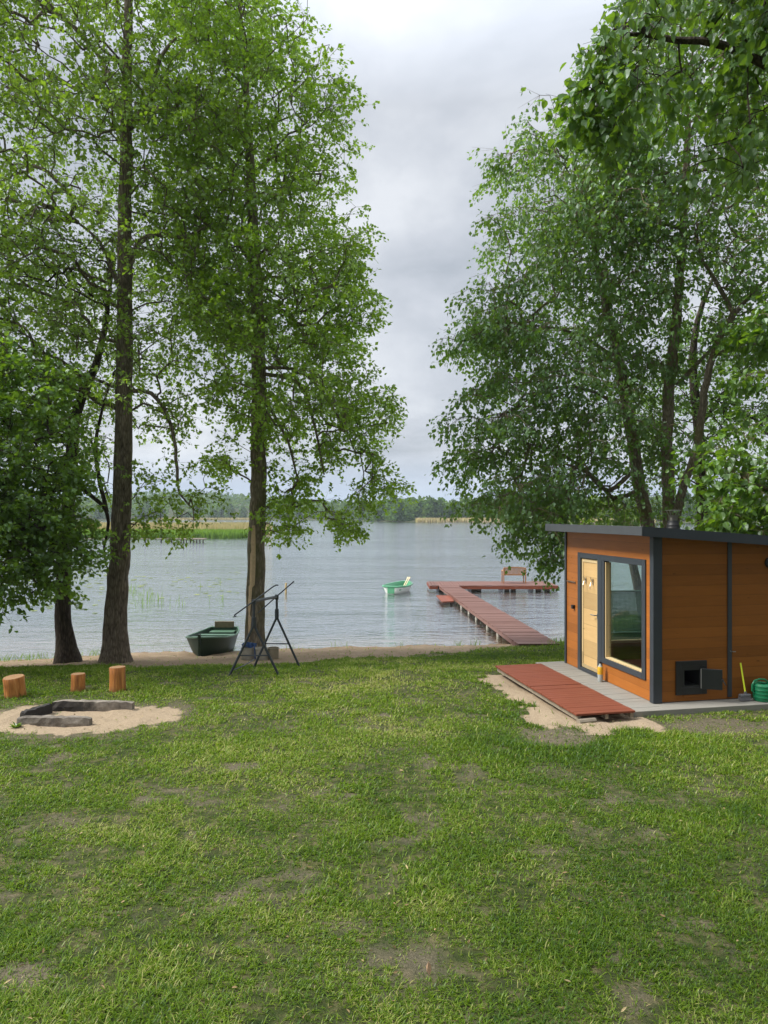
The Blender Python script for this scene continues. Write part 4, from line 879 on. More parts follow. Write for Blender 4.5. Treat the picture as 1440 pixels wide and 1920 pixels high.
# bell box and peg rail on front wall
mb = MB(); mb.box(-.05, -.001, 2.35, 2.41, .985, 1.05, .006); mb.build('switch_box', M['black'], hut)
mb = MB(); mb.box(-.02, -.001, 2.32, 2.62, 1.425, 1.445); [mb.tube([(-.02, a, 1.43), (-.055, a, 1.44)], .005, 6) for a in (2.36, 2.44, 2.52, 2.58)]; mb.build('peg_rail', M['steel'], hut)
# stove hatch
hf = MB(); z0, z1 = .095, .56
for a0, a1, b0, b1 in ((.325, .40, z0, z1), (.40, .795, z1-.07, z1), (.715, .795, z0, z1-.07), (.40, .715, z0, z0+.10)): hf.box(a0, a1, -.028, -.001, b0, b1, .003)
ho = hf.build('stove_hatch', M['black'], hut)
mb = MB(); 
for a0, a1, b0, b1 in ((.40, .45, z0+.10, z1-.07), (.68, .715, z0+.10, z1-.07), (.45, .68, z1-.13, z1-.07), (.45, .68, z0+.10, z0+.125)): mb.box(a0, a1, -.02, .12, b0, b1)
mb.box(.40, .72, .50, .52, .12, .55); mb.box(.40, .45, .12, .50, .12, .55); mb.box(.68, .72, .12, .50, .12, .55); mb.box(.45, .68, .12, .5, .12, .215); mb.box(.45, .68, .12, .5, .45, .55)
mb.build('firebox', M['black'], ho)
hd = empty('hatch_door', (.70, -.035, .0), R(-30)); hd.parent = ho
mb = MB(); mb.box(0, .265, -.02, 0, .175, .455, .004); mb.build('door_leaf', m_plain('graphite_iron', (0.03, 0.033, 0.036), .35, .2, 7, metal=.5), hd)
mb = MB(); mb.box(.25, .275, -.075, -.02, .30, .33); mb.tube([(.265, -.07, .32), (.30, -.085, .26)], .009, 6); mb.build('latch', M['black'], hd)
mb = MB()
mb.tube([(0, -.01, .18), (0, -.01, .45)], .010, 8)
mb.build('hinge', M['galv'], hd)
mb = MB(); mb.box(.45, .68, -.012, -.001, .055, .09, .002); mb.build('hatch_step', M['orange_shaded'], ho)
# round vent near the right edge
vt = MB(); pv = [(1.80+.075*math.cos(t), 1.90+.075*math.sin(t)) for t in np.linspace(0, 2*math.pi, 24, endpoint=False)]; vt.prism(pv, 1, -.03, -.001); vt.build('round_vent', M['black'], hut)
# paved/boarded pad
def boards(u0, u1, v0, v1, z0, z1, step, along, gap=.006, seed=0, b=.003, jit=.002):
    mb = MB(); r = random.Random(seed); a = (v0 if along == 'u' else u0); e = (v1 if along == 'u' else u1)
    while a < e-.01:
        w = min(step, e-a); dz = r.uniform(-jit, jit)
        if along == 'u': mb.box(u0+r.uniform(-.003, .003), u1+r.uniform(-.003, .003), a+gap/2, a+w-gap/2, z0, z1+dz, b)
        else: mb.box(a+gap/2, a+w-gap/2, v0+r.uniform(-.003, .003), v1+r.uniform(-.003, .003), z0, z1+dz, b)
        a += step
    return mb
pad = empty('pad', (3.69, 9.7, 0), ANG); tag(pad, 'grey board-and-slab pad under and around the orange hut', 'paving')
mb = boards(-.50, 0.0, -.30, 2.85, -.03, -.002, .145, 'u', seed=3); mb.build('pad_boards', M['pave'], pad)
mb = MB(); mb.box(.0035, 3.5, -.30, 2.85, -.25, -.004, .004); mb.box(-.50, .0, -.30, 2.85, -.25, -.031); mb.build('pad_base', M['pave'], pad)
mb = MB(); mb.box(-.50, 3.5, -.345, -.303, -.2, .004, .005); mb.build('edge_beam', M['pave'], pad)
dk = empty('wooden_platform', (3.69, 9.7, 0), ANG); tag(dk, 'red-brown stained low boardwalk lying on sand in front of the hut door', 'platform')
for k, (v0, v1) in enumerate(((-.48, 1.0), (1.008, 2.48))):
    mb = boards(-1.38, -.56, v0, v1, .030, .056, .098, 'u', seed=k+5, gap=.005); mb.build('deck_panel', M['red'], dk)
mb = MB()
for u in (-1.35, -.97, -.62): mb.box(u, u+.045, -.46, 2.46, -.035, .029)
mb.build('joist', M['rawwood'], dk)
mb = MB(); mb.tube([(-1.36, -.50, -.045), (-1.12, -.47, -.045)], .045, 10); mb.build('support_log', M['rawwood'], dk)

# things by the hut
def hutpt(u, v, z=0): return (3.69+u*.981-v*.193, 9.7+u*.193+v*.981, z)
wc = empty('watering_can', hutpt(1.57, -.15, 0), R(12)); tag(wc, 'green plastic watering can on the pad beside the broom', 'watering can')
mb = MB(); mb.lathe([(.115, 0), (.122, .01), (.122, .05), (.126, .055), (.124, .06), (.126, .10), (.130, .105), (.128, .11), (.130, .15), (.134, .155), (.131, .16), (.133, .20), (.138, .205), (.135, .215)], n=28, cap=(True, False))
mb.lathe([(.135, .215), (.118, .235), (.075, .240), (.07, .225)], n=28, cap=(False, False)); mb.build('body', M['can'], wc, True)
mb = MB(); mb.tube([(-.125, 0, .10), (-.165, 0, .14), (-.165, 0, .22), (-.13, 0, .275), (-.05, 0, .295), (.04, 0, .285), (.10, 0, .235)], .013, 8); mb.build('handle', M['can'], wc, True)
mb = MB(); mb.tube([(.12, 0, .05), (.17, 0, .10), (.22, 0, .20), (.27, 0, .25)], [.026, .02, .016, .014], 10); mb.lathe([(.016, 0), (.04, .03), (.042, .036)], c=(.275, 0, .25), n=16); mb.build('spout', M['can'], wc, True)
br = empty('broom', hutpt(1.31, -.13, 0), R(11)); tag(br, 'short broom with neon yellow handle leaning on the hut wall', 'broom')
mb = MB(); mb.tube([(0, -.01, .10), (.0, .09, .505)], .0115, 10); mb.build('handle', M['yellow'], br, True)
mb = MB(); mb.box(-.085, .075, -.035, .03, .055, .095, .008); mb.tube([(0, -.012, .09), (0, -.005, .13)], .018, 8); mb.build('head', m_plain('grey_broom_head', (.12, .12, .13), .5), br)
mb = MB()
for i in range(16):
    for j in range(5):
        x0 = -.08+i*.0098; y0 = -.028+j*.013; mb.box(x0, x0+.0085, y0, y0+.0105, .004+.006*random.random(), .056)
mb.build('bristles', M['bristle'], br)
bo = empty('plastic_bottle', hutpt(-.10, 1.30, .0)); tag(bo, 'clear plastic bottle with orange label standing at the hut door', 'bottle')
mb = MB(); mb.lathe([(.036, 0), (.041, .01), (.040, .08), (.042, .10), (.042, .20), (.034, .235), (.016, .265), (.014, .285)], n=20); mb.build('body', m_plain('cloudy_bottle_plastic', (.42, .44, .42), .2, .2, 10), bo, True)
mb = MB(); mb.lathe([(.043, .115), (.0435, .12), (.0435, .205), (.037, .232), (.035, .233)], n=20, cap=(False, False)); mb.build('paper_label', m_plain('orange_yellow_print', (.75, .38, .02), .45, .5, 30), bo, True)
mb = MB(); mb.lathe([(.0165, .283), (.0165, .305), (.013, .307)], n=14); mb.build('cap', M['black'], bo, True)
# green screen fence behind the hut
fe = empty('screen_fence', (6.75, 15.0, gz(6.75, 15.0)), R(8)); tag(fe, 'low green mesh screen fence seen only through the hut window', 'fence')
mb = MB(); z0, z1 = .05, 1.32; s = .028; L = 2.3
xx = np.arange(-L, L, s)
for x in xx: mb.tube([(x, 0, z0), (x, 0, z1)], .010, 3, cap=False)
for z in np.arange(z0, z1, s): mb.tube([(-L, .003, z), (L, .003, z)], .010, 3, cap=False)
mb.build('mesh_panel', M['fence'], fe)
for x in (-2.3, 0, 2.3): mb = MB(); mb.tube([(x, .03, -.3), (x, .03, 1.4)], .03, 10); mb.build('fence_post', M['fence'], fe)
for z in (.45, 1.31): mb = MB(); mb.tube([(-L, -.02, z), (L, -.02, z)], .014, 8); mb.build('rail', m_plain('pale_green_rail', (.20, .32, .26), .5), fe)

# ------------------------------------------------------------------ pier
DZ = -.80; s_ = lambda y, z=DZ: (EYE-z)*F/(y-HZ)
pier = empty('pier', (2.6, 26.0, WATER)); tag(pier, 'long red-brown plank pier running out into the lake with a T-shaped end', 'pier')
O = np.array((2.6, 26.0, WATER)); deckz = DZ-WATER
def wloc(x, y, z=0): return (x-O[0], y-O[1], z)
YT0 = s_(1098); YT1 = s_(1090); YS = s_(1207.5)
nl = np.array(((973-720)/F*YS, YS)); nr_ = np.array(((1048-720)/F*YS, YS)); fl_ = np.array(((823-720)/F*YT0, YT0)); fr_ = np.array(((858-720)/F*YT0, YT0))
def plank_strip(a0, a1, b0, b1, n, seed, mat, name, zt=deckz, th=.035, gap=.12, slope=0):
    """planks between the edge a0->a1 and the edge b0->b1"""
    mb = MB(); r = random.Random(seed)
    for i in range(n):
        t0 = i/n+gap/n/2; t1 = (i+1)/n-gap/n/2; j = [r.uniform(-.012, .012) for _ in range(2)]; dz = r.uniform(-.006, .006)
        q = []
        for t in (t0, t1):
            A_ = a0+(a1-a0)*t; B_ = b0+(b1-b0)*t; dr = (B_-A_)/np.linalg.norm(B_-A_); q += [A_-dr*(.02+j[0]), B_+dr*(.02+j[1])]
        tt = (t0+t1)/2; zz = zt+dz-slope*max(0, .10-tt)/.10
        vs = [(*(np.array(p)-O[:2]), zz-th) for p in q]+[(*(np.array(p)-O[:2]), zz) for p in q]
        mb.add(vs, [(0, 2, 3, 1), (4, 5, 7, 6), (0, 1, 5, 4), (2, 6, 7, 3), (0, 4, 6, 2), (1, 3, 7, 5)])
    return mb.build(name, mat, pier)
npl = int((YT0-YS)/.15); plank_strip(nl, fl_, nr_, fr_, npl, 1, M['pier'], 'walkway_deck', slope=.0)
XL, XR = (800-720)/F*YT1, (1037-720)/F*(YT0+YT1)/2
tl0 = np.array((XL, YT0)); tl1 = np.array((XL, YT1)); tr0 = np.array((XR, YT0)); tr1 = np.array((XR, YT1))
plank_strip(tl0+(0, .02), tr0+(0, .02), tl1, tr1, int((XR-XL)/.15), 2, M['pier'], 'end_platform_deck')
mb = MB()
mb.box(XL-O[0], fl_[0]-O[0]-.05, YT0-O[1]-.02, YT0-O[1]+.03, deckz-.17, deckz-.037); mb.box(fr_[0]-O[0]+.05, XR-O[0], YT0-O[1]-.02, YT0-O[1]+.03, deckz-.17, deckz-.037)
mb.box(XR-O[0]-.04, XR-O[0]+.01, YT0-O[1]+.032, YT1-O[1], deckz-.17, deckz-.037); mb.box(XL-O[0], XL-O[0]+.05, YT0-O[1]+.032, YT1-O[1], deckz-.17, deckz-.037); mb.build('edge_board', M['red'], pier)
for e0, e1, sg in ((nl, fl_, 1), (nr_, fr_, -1)):
    mb = MB(); d = np.array((.05*sg, 0)); q = [e0+d*.2, e0+d, e1+d, e1+d*.2]
    vs = [(*(p-O[:2]), deckz-.16) for p in q]+[(*(p-O[:2]), deckz-.037) for p in q]; mb.add(vs, [(3, 2, 1, 0), (4, 5, 6, 7), (0, 1, 5, 4), (1, 2, 6, 5), (2, 3, 7, 6), (3, 0, 4, 7)]); mb.build('stringer', M['darkpost'] if sg < 0 else M['pier'], pier)
mb0 = MB(); mb0.tube([(0, 0, -.9), (0, 0, deckz-.04)], .05, 10); pp = mb0.build('post', M['palepost'], pier)
L_ = []
for py in (1195, 1175, 1161, 1146, 1136, 1126, 1118, 1112):
    t = ((s_(py))-YS)/(YT0-YS)
    for e0, e1, off in ((nl, fl_, .09), (nl, fl_, .26), (nr_, fr_, -.10)): p = e0+(e1-e0)*t; L_.append((p[0]+off-O[0], p[1]-O[1], .0))
for i, l in enumerate(L_):
    o = pp if i == 0 else pp.copy()
    if i: COL.objects.link(o)
    o.parent = pier; o.location = l
mb0 = MB(); mb0.box(-.11, .11, -.11, .11, -1.6, deckz-.171, .01); pp = mb0.build('thick_post', M['darkpost'], pier); i = 0
for px in (828, 890, 899, 952, 964, 1011, 1028):
    for Yp in (YT0+.25, YT1-.2):
        o = pp if i == 0 else pp.copy()
        if i: COL.objects.link(o)
        o.parent = pier; o.location = ((px-720)/F*YT0-O[0], Yp-O[1], 0); i += 1
# low side step
zs = -.93; q = [np.array(((x-720)/F*s_(y, zs), s_(y, zs))) for x, y in ((818, 1116), (846, 1116.5), (851, 1127), (829, 1128))]
st = MB(); vs = [(*(p-O[:2]), zs-WATER-.05) for p in q]+[(*(p-O[:2]), zs-WATER) for p in q]; st.add(vs, [(3, 2, 1, 0), (4, 5, 6, 7), (0, 1, 5, 4), (1, 2, 6, 5), (2, 3, 7, 6), (3, 0, 4, 7)]); st.build('side_step', M['red'], pier)
mb = MB(); lx = (1019-720)/F*YT1; l2 = (998-720)/F*YT1; zz = DZ-WATER
mb.tube([wloc(lx-.05, YT1+.05, -.5), wloc(lx-.05, YT1+.02, zz), wloc(lx+.03, YT1-.05, zz+.3), wloc(lx+.09, YT1-.1, zz+.56)], .022, 8)
mb.tube([wloc(l2, YT1+.05, -.5), wloc(l2, YT1+.02, zz+.02), wloc(l2-.02, YT1, zz+.2)], .022, 8); mb.tube([wloc(l2, YT1-.02, zz+.03), wloc(lx-.05, YT1-.02, zz+.03)], .02, 8)
mb.build('swim_ladder', M['galv'], pier, True)
# bench, seen from behind
Yb = s_(1094.0); bn = empty('bench', ((965-720)/F*Yb, Yb, DZ)); tag(bn, 'brown slatted wooden garden bench facing the lake on the pier end', 'bench')
sw_ = .56
def leg(x, y, z1, w=.05): mb = MB(); mb.box(x-w/2, x+w/2, y-w/2, y+w/2, 0.003, z1, .004); return mb.build('leg', M['bench'], bn)
for x in (-sw_+.02, sw_-.02): leg(x, 0, .78); leg(x, .5, .60)
mb = MB()
for k in range(17): x = -sw_+.07+k*(2*sw_-.14)/16; mb.box(x-.021, x+.021, -.012, .012, .455, .735+.035*math.cos((k-8)/8*1.4), .002)
pts = [(x, -.0, .745+.045*math.cos(x/sw_*1.5)) for x in np.linspace(-sw_, sw_, 13)]
for a, b_ in zip(pts[:-1], pts[1:]): mb.add([(a[0], -.022, a[2]-.03), (b_[0], -.022, b_[2]-.03), (b_[0], -.022, b_[2]+.03), (a[0], -.022, a[2]+.03), (a[0], .022, a[2]-.03), (b_[0], .022, b_[2]-.03), (b_[0], .022, b_[2]+.03), (a[0], .022, a[2]+.03)], [(0, 1, 2, 3), (7, 6, 5, 4), (3, 2, 6, 7), (0, 4, 5, 1)])
mb.box(-sw_+.045, sw_-.045, -.02, .02, .40, .455); mb.build('backrest', M['bench'], bn)
mb = MB(); [mb.box(-sw_+.03, sw_-.03, .03+k*.085, .095+k*.085, .395, .42) for k in range(6)]; mb.build('seat', M['bench'], bn)
for x in (-sw_+.02, sw_-.02): mb = MB(); mb.box(x-.035, x+.035, .027, .56, .605, .63, .004); mb.build('armrest', M['bench'], bn)
# stake
Ys_ = (EYE-WATER)*F/(1112-HZ); mb = MB(); mb.tube([(0, 0, -1.2), (0, 0, .30), (.01, 0, .48)], [.055, .052, .045], 10, lump=.06)
o = mb.build('mooring_stake', m_plain('pale_wet_wood', (.40, .30, .15), .7, .3, 12)); o.location = ((536-720)/F*Ys_, Ys_, WATER); tag(o, 'single short wooden stake standing in the lake right of the scarred trunk', 'stake')

# ------------------------------------------------------------------ boats
def hull(stations, n=9, flat=.5):
    """stations: (s, halfwidth_top, halfwidth_bottom, z_keel, z_rim) -> outer rows"""
    rows = []
    for s, wt, wb, zk, zr in stations:
        r = []
        for k in range(-n, n+1):
            t = abs(k)/n; sg = 1 if k >= 0 else -1
            if t < flat: x = wb*t/flat; z = zk+.01*t
            else: q = (t-flat)/(1-flat); x = wb+(wt-wb)*q**.8; z = zk+.01+(zr-zk-.01)*q
            r.append((sg*x, s, z))
        rows.append(r)
    return rows
def hull_mesh(rows, th):
    mb = MB(); n = len(rows[0]); m = len(rows); out = [p for r in rows for p in r]
    mb.add(out, [(i*n+k, i*n+k+1, (i+1)*n+k+1, (i+1)*n+k) for i in range(m-1) for k in range(n-1)])
    mb.add(rows[0], [tuple(range(n))]); mb.add(rows[-1], [tuple(range(n-1, -1, -1))]); return mb
def inner_mesh(rows, th):
    mb = MB(); R2 = []
    for i, r in enumerate(rows):
        a = []
        for x, y, z in r:
            sg = 1 if x > 0 else -1; a.append((sg*max(0, abs(x)-th), y+(th if i == 0 else (-th if i == len(rows)-1 else 0)), z+(th if z < max(q[2] for q in r)-.02 else 0)))
        R2.append(a)
    n = len(R2[0]); mb.add([p for r in R2 for p in r], [(i*n+k+1, i*n+k, (i+1)*n+k, (i+1)*n+k+1) for i in range(len(R2)-1) for k in range(n-1)])
    mb.add(R2[0], [tuple(range(n-1, -1, -1))]); mb.add(R2[-1], [tuple(range(n))]); return mb
def rim_mesh(rows, w=.05, h=.03):
    mb = MB()
    L = [r[0] for r in rows]; Rr = [r[-1] for r in rows]
    loop = L+Rr[::-1]; mb.tube(loop+[loop[0]], w/2, 6, cap=False); return mb
bx, by = -4.50, 17.3; bt = empty('rowing_boat', (bx, by, gz(bx, by)-.02), R(0)); tag(bt, 'old dark green wooden rowing boat beached bow-first on the sand left of the scarred tree', 'boat')
stz = [(0, .05, .02, .0, .47), (.10, .22, .06, -.02, .455), (.30, .38, .16, -.04, .43), (.62, .50, .28, -.08, .38), (1.1, .57, .38, -.13, .33), (1.6, .58, .40, -.18, .29), (2.2, .51, .36, -.22, .28), (2.7, .38, .26, -.24, .30)]
rows = hull(stz); hull_mesh(rows, .03).build('hull', M['boat_dark'], bt, True); inner_mesh(rows, .03).build('hull_lining', M['boat_dark'], bt, True)
rim_mesh(rows, .05).build('gunwale', M['boat_rim'], bt, True)
mb = MB(); mb.box(-.03, .03, -.05, .03, -.03, .56, .006); mb.build('stem_post', M['boat_dark'], bt)
for s, w, z in ((.95, .50, .28), (1.75, .52, .21)): mb = MB(); mb.box(-w, w, s, s+.22, z, z+.03, .004); mb.build('thwart', M['boat_rim'], bt)
mb = MB(); mb.box(-.34, .34, 2.3, 2.66, .20, .23, .004); mb.build('stern_seat', M['boat_rim'], bt)
mb = MB(); mb.box(-.27, .27, 2.68, 2.74, .05, .47, .006); mb.build('motor_board', m_plain('worn_board', (.16, .13, .08), .8, .4, 14, bs=.4), bt)
# small dinghy
Yd = (EYE-WATER)*F/(1114-HZ); dg = empty('dinghy', ((733-720)/F*Yd, Yd, WATER), R(-18)); tag(dg, 'small dinghy with green inside and white hull floating left of the pier end', 'boat')
stz = [(0, .30, .15, .0, .34), (.10, .42, .22, -.06, .35), (.4, .52, .32, -.10, .33), (1.0, .60, .38, -.12, .31), (1.7, .54, .34, -.10, .32), (2.2, .36, .18, -.05, .34), (2.45, .16, .06, .06, .37)]
rows = hull(stz); hull_mesh(rows, .03).build('hull', M['boat_white'], dg, True); inner_mesh(rows, .05).build('hull_lining', M['boat_green'], dg, True); rim_mesh(rows, .09).build('gunwale', M['boat_green'], dg, True)
mb = MB(); mb.box(-.50, .50, .9, 1.15, .20, .235, .006); mb.build('thwart', M['boat_green'], dg)
mb = MB(); mb.box(-.42, .42, .12, .45, .17, .21, .006); mb.build('stern_seat', M['boat_green'], dg)
mb = MB(); mb.box(-.17, .17, -.02, .07, .02, .30, .01); mb.build('motor_pad', M['boat_green'], dg)
for i, x in enumerate((.02, .14)):
    o = empty('oar', (0, 0, 0)); a = np.array(P(756+i*3, 1102, Yd+1.1)); b_ = np.array(P(765+i*3.5, 1086, Yd+1.9))
    a[2] = WATER+.22; b_[2] = WATER+.62; o.location = a; b_ = b_-a
    mb = MB(); mb.tube([(0, 0, 0), b_*.8], .022, 8); mb.build('shaft', M['oar'], o, True)
    mb = MB(); mb.tube([b_*.8, b_*.9, b_], [.024, .04, .03], 8); mb.build('blade', M['oar'], o, True)
    tag(o, ('left' if i == 0 else 'right')+' of the two pale wooden oars sticking up out of the small green dinghy', 'oar', 'oars in the dinghy')

# far wooden jetty at reeds
Yj = (EYE-WATER)*F/(1017-HZ); jt = empty('old_jetty', ((360-720)/F*Yj, Yj, WATER)); tag(jt, 'distant old grey plank jetty on short posts by the green reeds', 'jetty')
sx_ = lambda x: (x-360)/F*Yj
mb = MB(); mb.box(sx_(341), sx_(385), -1.0, 1.0, .42, .55); mb.build('end_platform', M['rawwood'], jt)
mb = MB(); mb.box(sx_(100), sx_(341)-.01, .3, 1.2, .42, .52); mb.build('walkway', M['rawwood'], jt)
for x in (343, 348, 353, 360, 366, 372, 378, 384, 320, 300, 270, 240, 215, 190, 160, 130):
    mb = MB(); mb.tube([(sx_(x), -.9 if x > 341 else .5, -1), (sx_(x), -.9 if x > 341 else .5, .42)], .09, 6); mb.build('post', M['darkpost'], jt)

# ------------------------------------------------------------------ trestle frame
N0 = np.array(P(476, 1175, 11.9)); YN, YF_ = 11.95, 13.3
g0 = P(476, 1265, YN); fr = empty('trestle_frame', (g0[0], YN, gz(g0[0], YN))); tag(fr, 'dark metal frame of two A-shaped trestles with crossbar and bent rods', 'frame')
FO = np.array(fr.location)
fp = lambda x, y, Y: P(x, y, Y)-FO
def foot(x, y, Y): p = P(x, y, Y); p[2] = gz(p[0], Y)-.03; return p-FO
for tops, ap, l1, l2, Y, cb in (((476, 1127), (476, 1172), (429, 1265), (524, 1265), YN, ((449, 1229), (502, 1229))), ((519, 1118), (519, 1157), (475, 1243), (563, 1241), YF_, ((497, 1207), (544, 1207)))):
    for lx_ in (l1, l2): mb = MB(); mb.tube([foot(*lx_, Y), fp(*ap, Y), fp(ap[0], ap[1]-8, Y)], .021, 10); mb.build('leg', M['frame_paint'], fr, True)
    mb = MB(); mb.tube([fp(ap[0], ap[1]+2, Y), fp(ap[0], ap[1]-15, Y)], .038, 10); mb.build('sleeve', M['frame_paint'], fr, True)
    mb = MB(); mb.tube([fp(ap[0], ap[1]-14, Y), fp(*tops, Y)], .022, 10); mb.tube([fp(tops[0], tops[1]-3, Y), fp(tops[0], tops[1]+6, Y)], .036, 10); mb.build('upright', M['frame_paint'], fr, True)
    mb = MB(); mb.tube([fp(*cb[0], Y), fp(*cb[1], Y)], .011, 8); mb.build('brace', M['frame_paint'], fr, True)
mb = MB(); mb.tube([fp(476, 1127, YN), fp(519, 1119, YF_)], .027, 10); mb.build('crossbar', M['frame_paint'], fr, True)
mb = MB(); mb.tube([fp(436, 1257, YN), fp(455, 1249, YN+.5), fp(476, 1237, YF_)], .011, 8); mb.build('brace', M['frame_paint'], fr, True)
mb = MB(); mb.tube([fp(443, 1155, YN-.2), fp(437.5, 1157, YN-.2), fp(440, 1153, YN-.2), fp(476, 1127, YN-.03), fp(512, 1100, YN), fp(518, 1097, YN), fp(522, 1097.5, YN)], .012, 8); mb.build('bent_rod', M['frame_paint'], fr, True)
mb = MB(); mb.tube([fp(484, 1149, YF_), fp(519, 1118, YF_-.04), fp(549, 1092, YF_), fp(551, 1090, YF_)], [.010, .012, .012, .02], 8); mb.build('bent_rod', M['frame_paint'], fr, True)
# pots behind the frame
for i, (px, w, lab) in enumerate(((465, .145, 'pale round pot under the blue rope coil, leftmost of three by the scarred trunk'), (491, .135, 'pale round pot in the middle of the three behind the trestle legs'), (512, .125, 'brownish bucket with a flat lip, rightmost of three by the scarred trunk'))):
    Yp = 15.55-.12*(i == 1); X_ = (px-720)/F*Yp; o = empty('pot', (X_, Yp, gz(X_, Yp)-.01)); tag(o, lab, 'pot', 'pots at the foot of the scarred tree')
    mb = MB(); mb.lathe([(w*.88, 0), (w, .04), (w*1.0, .24), (w*1.06, .245), (w*1.06, .27), (w*.9, .27), (w*.86, .2)], n=22, cap=(True, True)); mb.build('pot_body', M['concrete'] if i < 2 else m_plain('brownish_bucket', (.27, .23, .16), .7, .25, 10), o, True)
    if i == 0: PT = (X_, Yp, gz(X_, Yp)+.26)
mb = MB(); pts = []
for k in range(60): a = k*.42; r = .10+.03*math.sin(k*1.7); pts.append((PT[0]+.03+r*math.cos(a)*1.2, PT[1]+r*math.sin(a), PT[2]+.02+.0012*k+.015*math.sin(k*.9)))
pts += [(PT[0]+.17, PT[1]-.12, PT[2]-.02), (PT[0]+.19, PT[1]-.17, PT[2]-.22)]
Bp = np.array(PT); mb.tube([np.array(p)-Bp for p in pts], .014, 6); o = mb.build('rope', M['blue'], None, True); o.location = PT; tag(o, 'coil of dark blue rope lying on the leftmost pale pot', 'rope')

# ------------------------------------------------------------------ stumps, fire pit
for x, y, w, h, tilt, lab in ((29, 1305, .145, .30, -5, 'wide leaning debarked log stool, leftmost of three by the fire pit'), (146, 1293, .102, .265, 1, 'smallest debarked log stool, middle of three behind the fire pit'), (221, 1294, .118, .365, 0, 'tallest bright orange debarked log stool, right of the three behind the fire pit')):
    Y = (EYE+.085)*F/(y-HZ); X_ = (x-720)/F*Y; o = empty('log_stool', (X_, Y, gz(X_, Y)-.01)); o.rotation_euler = (R(2), R(tilt), R(x)); tag(o, lab, 'log stool', 'log stools around the fire pit')
    mb = MB(); mb.tube([(0, 0, -.03), (0, 0, h*.3), (0, 0, h*.7), (0, 0, h-.008), (0, 0, h)], [w*1.06, w*1.0, w*.98, w*1.0, w*.97], 22, lump=.018); mb.build('log', M['stump'], o, True)
    mb = MB(); mb.tube([(0, 0, h+.0005), (0, 0, h+.003)], [w*.965, w*.95], 22, lump=.018); mb.build('cut_face', M['cut'], o)
fz = gz(-4, 9.2); pit = empty('fire_pit', (-4.0, 9.25, fz)); tag(pit, 'open fire pit edged by three charred old timbers on a patch of pale sand', 'fire pit')
def beam(a, b_, w, h, seed, soot=0):
    mb = MB(); r = random.Random(seed); a = np.array(a); b_ = np.array(b_); L = np.linalg.norm(b_-a); d = (b_-a)/L; nrm = np.array((-d[1], d[0])); n = 14; vs = []
    for i in range(n+1):
        c = a+(b_-a)*i/n
        e = 1-(.12 if i in (0, n) else 0)
        for sx, sz in ((-1, 0), (-1, .5), (-.85, 1), (0, 1.02), (.85, 1), (1, .5), (1, 0)):
            p = c+nrm*sx*w/2*e*(1+r.uniform(-.08, .08)); vs.append((p[0]+4.0, p[1]-9.25, -.03+(h+.03)*sz*e*(1+r.uniform(-.07, .07))))
    m = 7; fs = [(i*m+k, i*m+k+1, (i+1)*m+k+1, (i+1)*m+k) for i in range(n) for k in range(m-1)]+[tuple(range(m-1, -1, -1)), tuple(n*m+k for k in range(m))]
    mb.add(vs, fs); o = mb.build('timber', M['kerb'], pit); return o
beam((-4.60, 8.93), (-3.68, 8.90), .115, .10, 1)
o = beam((-4.50, 9.66), (-3.40, 9.62), .11, .11, 2)
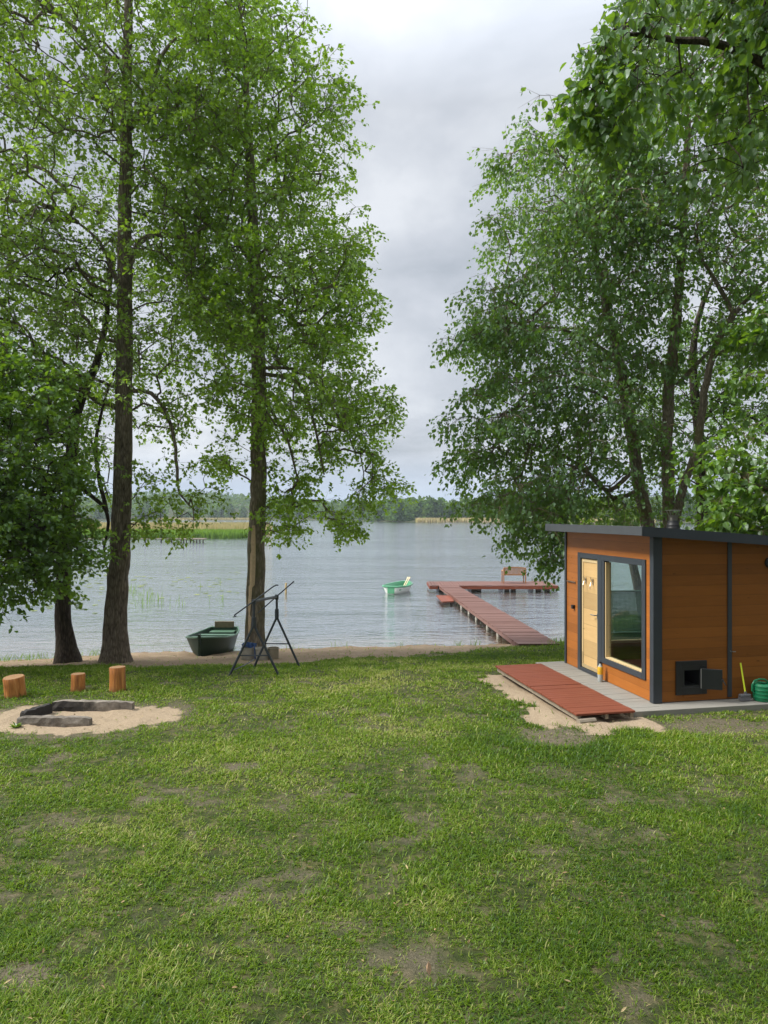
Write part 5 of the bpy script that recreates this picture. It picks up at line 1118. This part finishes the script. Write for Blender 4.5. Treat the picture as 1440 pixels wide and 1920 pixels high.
def m_half_charred():
    b = NB('half_charred_kerb'); v = b.coord('Object'); n = b.noise(v, 6, 6, 0.65); sx = b.n('SeparateXYZ', {0: v}).outputs['X']
    k = b.n('MapRange', {'Value': b.math('ADD', sx, b.math('MULTIPLY', n, .6)), 'From Min': .2, 'From Max': .5, 'To Min': 1, 'To Max': 0}).outputs[0]
    ny = b.n('SeparateXYZ', {0: b.n('NewGeometry').outputs['Normal']}).outputs['Z']; k = b.math('MULTIPLY', k, b.math('SUBTRACT', 1.0, b.math('MULTIPLY', ny, .9), True))
    c = b.ramp(n, [(0.32, (0.09, 0.075, 0.06)), (0.55, (0.23, 0.20, 0.165)), (0.75, (0.38, 0.34, 0.29))]); return b.pbr(b.mix(k, c, (.02, .018, .016)), .95, n, .6, .02)
o.data.materials[0] = m_half_charred()
o = beam((-4.66, 9.14), (-4.50, 9.56), .10, .10, 3); o.data.materials[0] = m_plain('charred_timber', (.03, .027, .025), .95, .7, 10, bs=.6); o['label'] = 'blackened side timber'
# weed at the front timber
tx, ty = -4.55, 8.78; mb = MB(); r = random.Random(4)
for k in range(26):
    a = r.uniform(0, 6.28); l = r.uniform(.05, .11); q = np.array((math.cos(a)*l, math.sin(a)*l, r.uniform(.02, .09))); s_2 = np.array((-math.sin(a), math.cos(a), 0))*.015
    mb.add([(0, 0, 0), q*.5-s_2+(0, 0, .01), q, q*.5+s_2+(0, 0, .01)], [(0, 1, 2, 3)])
o = mb.build('weed', M['leafS']); me = o.data; o.location = (tx, ty, gz(tx, ty)); tag(o, 'small leafy weed growing against the front fire pit timber', 'weed')
# dead leaf in the foreground
Yl = 2.5*F/(1845-HZ); mb = MB(); mb.add([(0, 0, 0), (-.016, .02, .012), (-.014, .045, .014), (.004, .065, .02), (.016, .045, .01), (.014, .02, .0)], [(0, 5, 4, 3, 2, 1)])
o = mb.build('dry_leaf', m_plain('dry_leaf_brown', (.42, .26, .15), .8, .3, 40)); o.location = ((806-720)/F*Yl, Yl, gz((806-720)/F*Yl, Yl)+.045); o.rotation_euler = (R(50), 0, R(20)); tag(o, 'single dry brown leaf lying on the near lawn', 'leaf')

# ------------------------------------------------------------------ air over the lake
mb = MB(); mb.box(-905, 905, -65, 1505, -8, 42)
hm = bpy.data.materials.new('haze'); hm.use_nodes = True; hm.node_tree.nodes.clear()
ho_ = hm.node_tree.nodes.new('ShaderNodeOutputMaterial'); pv_ = hm.node_tree.nodes.new('ShaderNodeVolumePrincipled')
pv_.inputs['Color'].default_value = (0.78, 0.88, 1.0, 1); pv_.inputs['Density'].default_value = 0.00026; pv_.inputs['Anisotropy'].default_value = 0.2
hm.node_tree.links.new(pv_.outputs[0], ho_.inputs['Volume'])
tag(mb.build('haze', hm), kind='stuff')
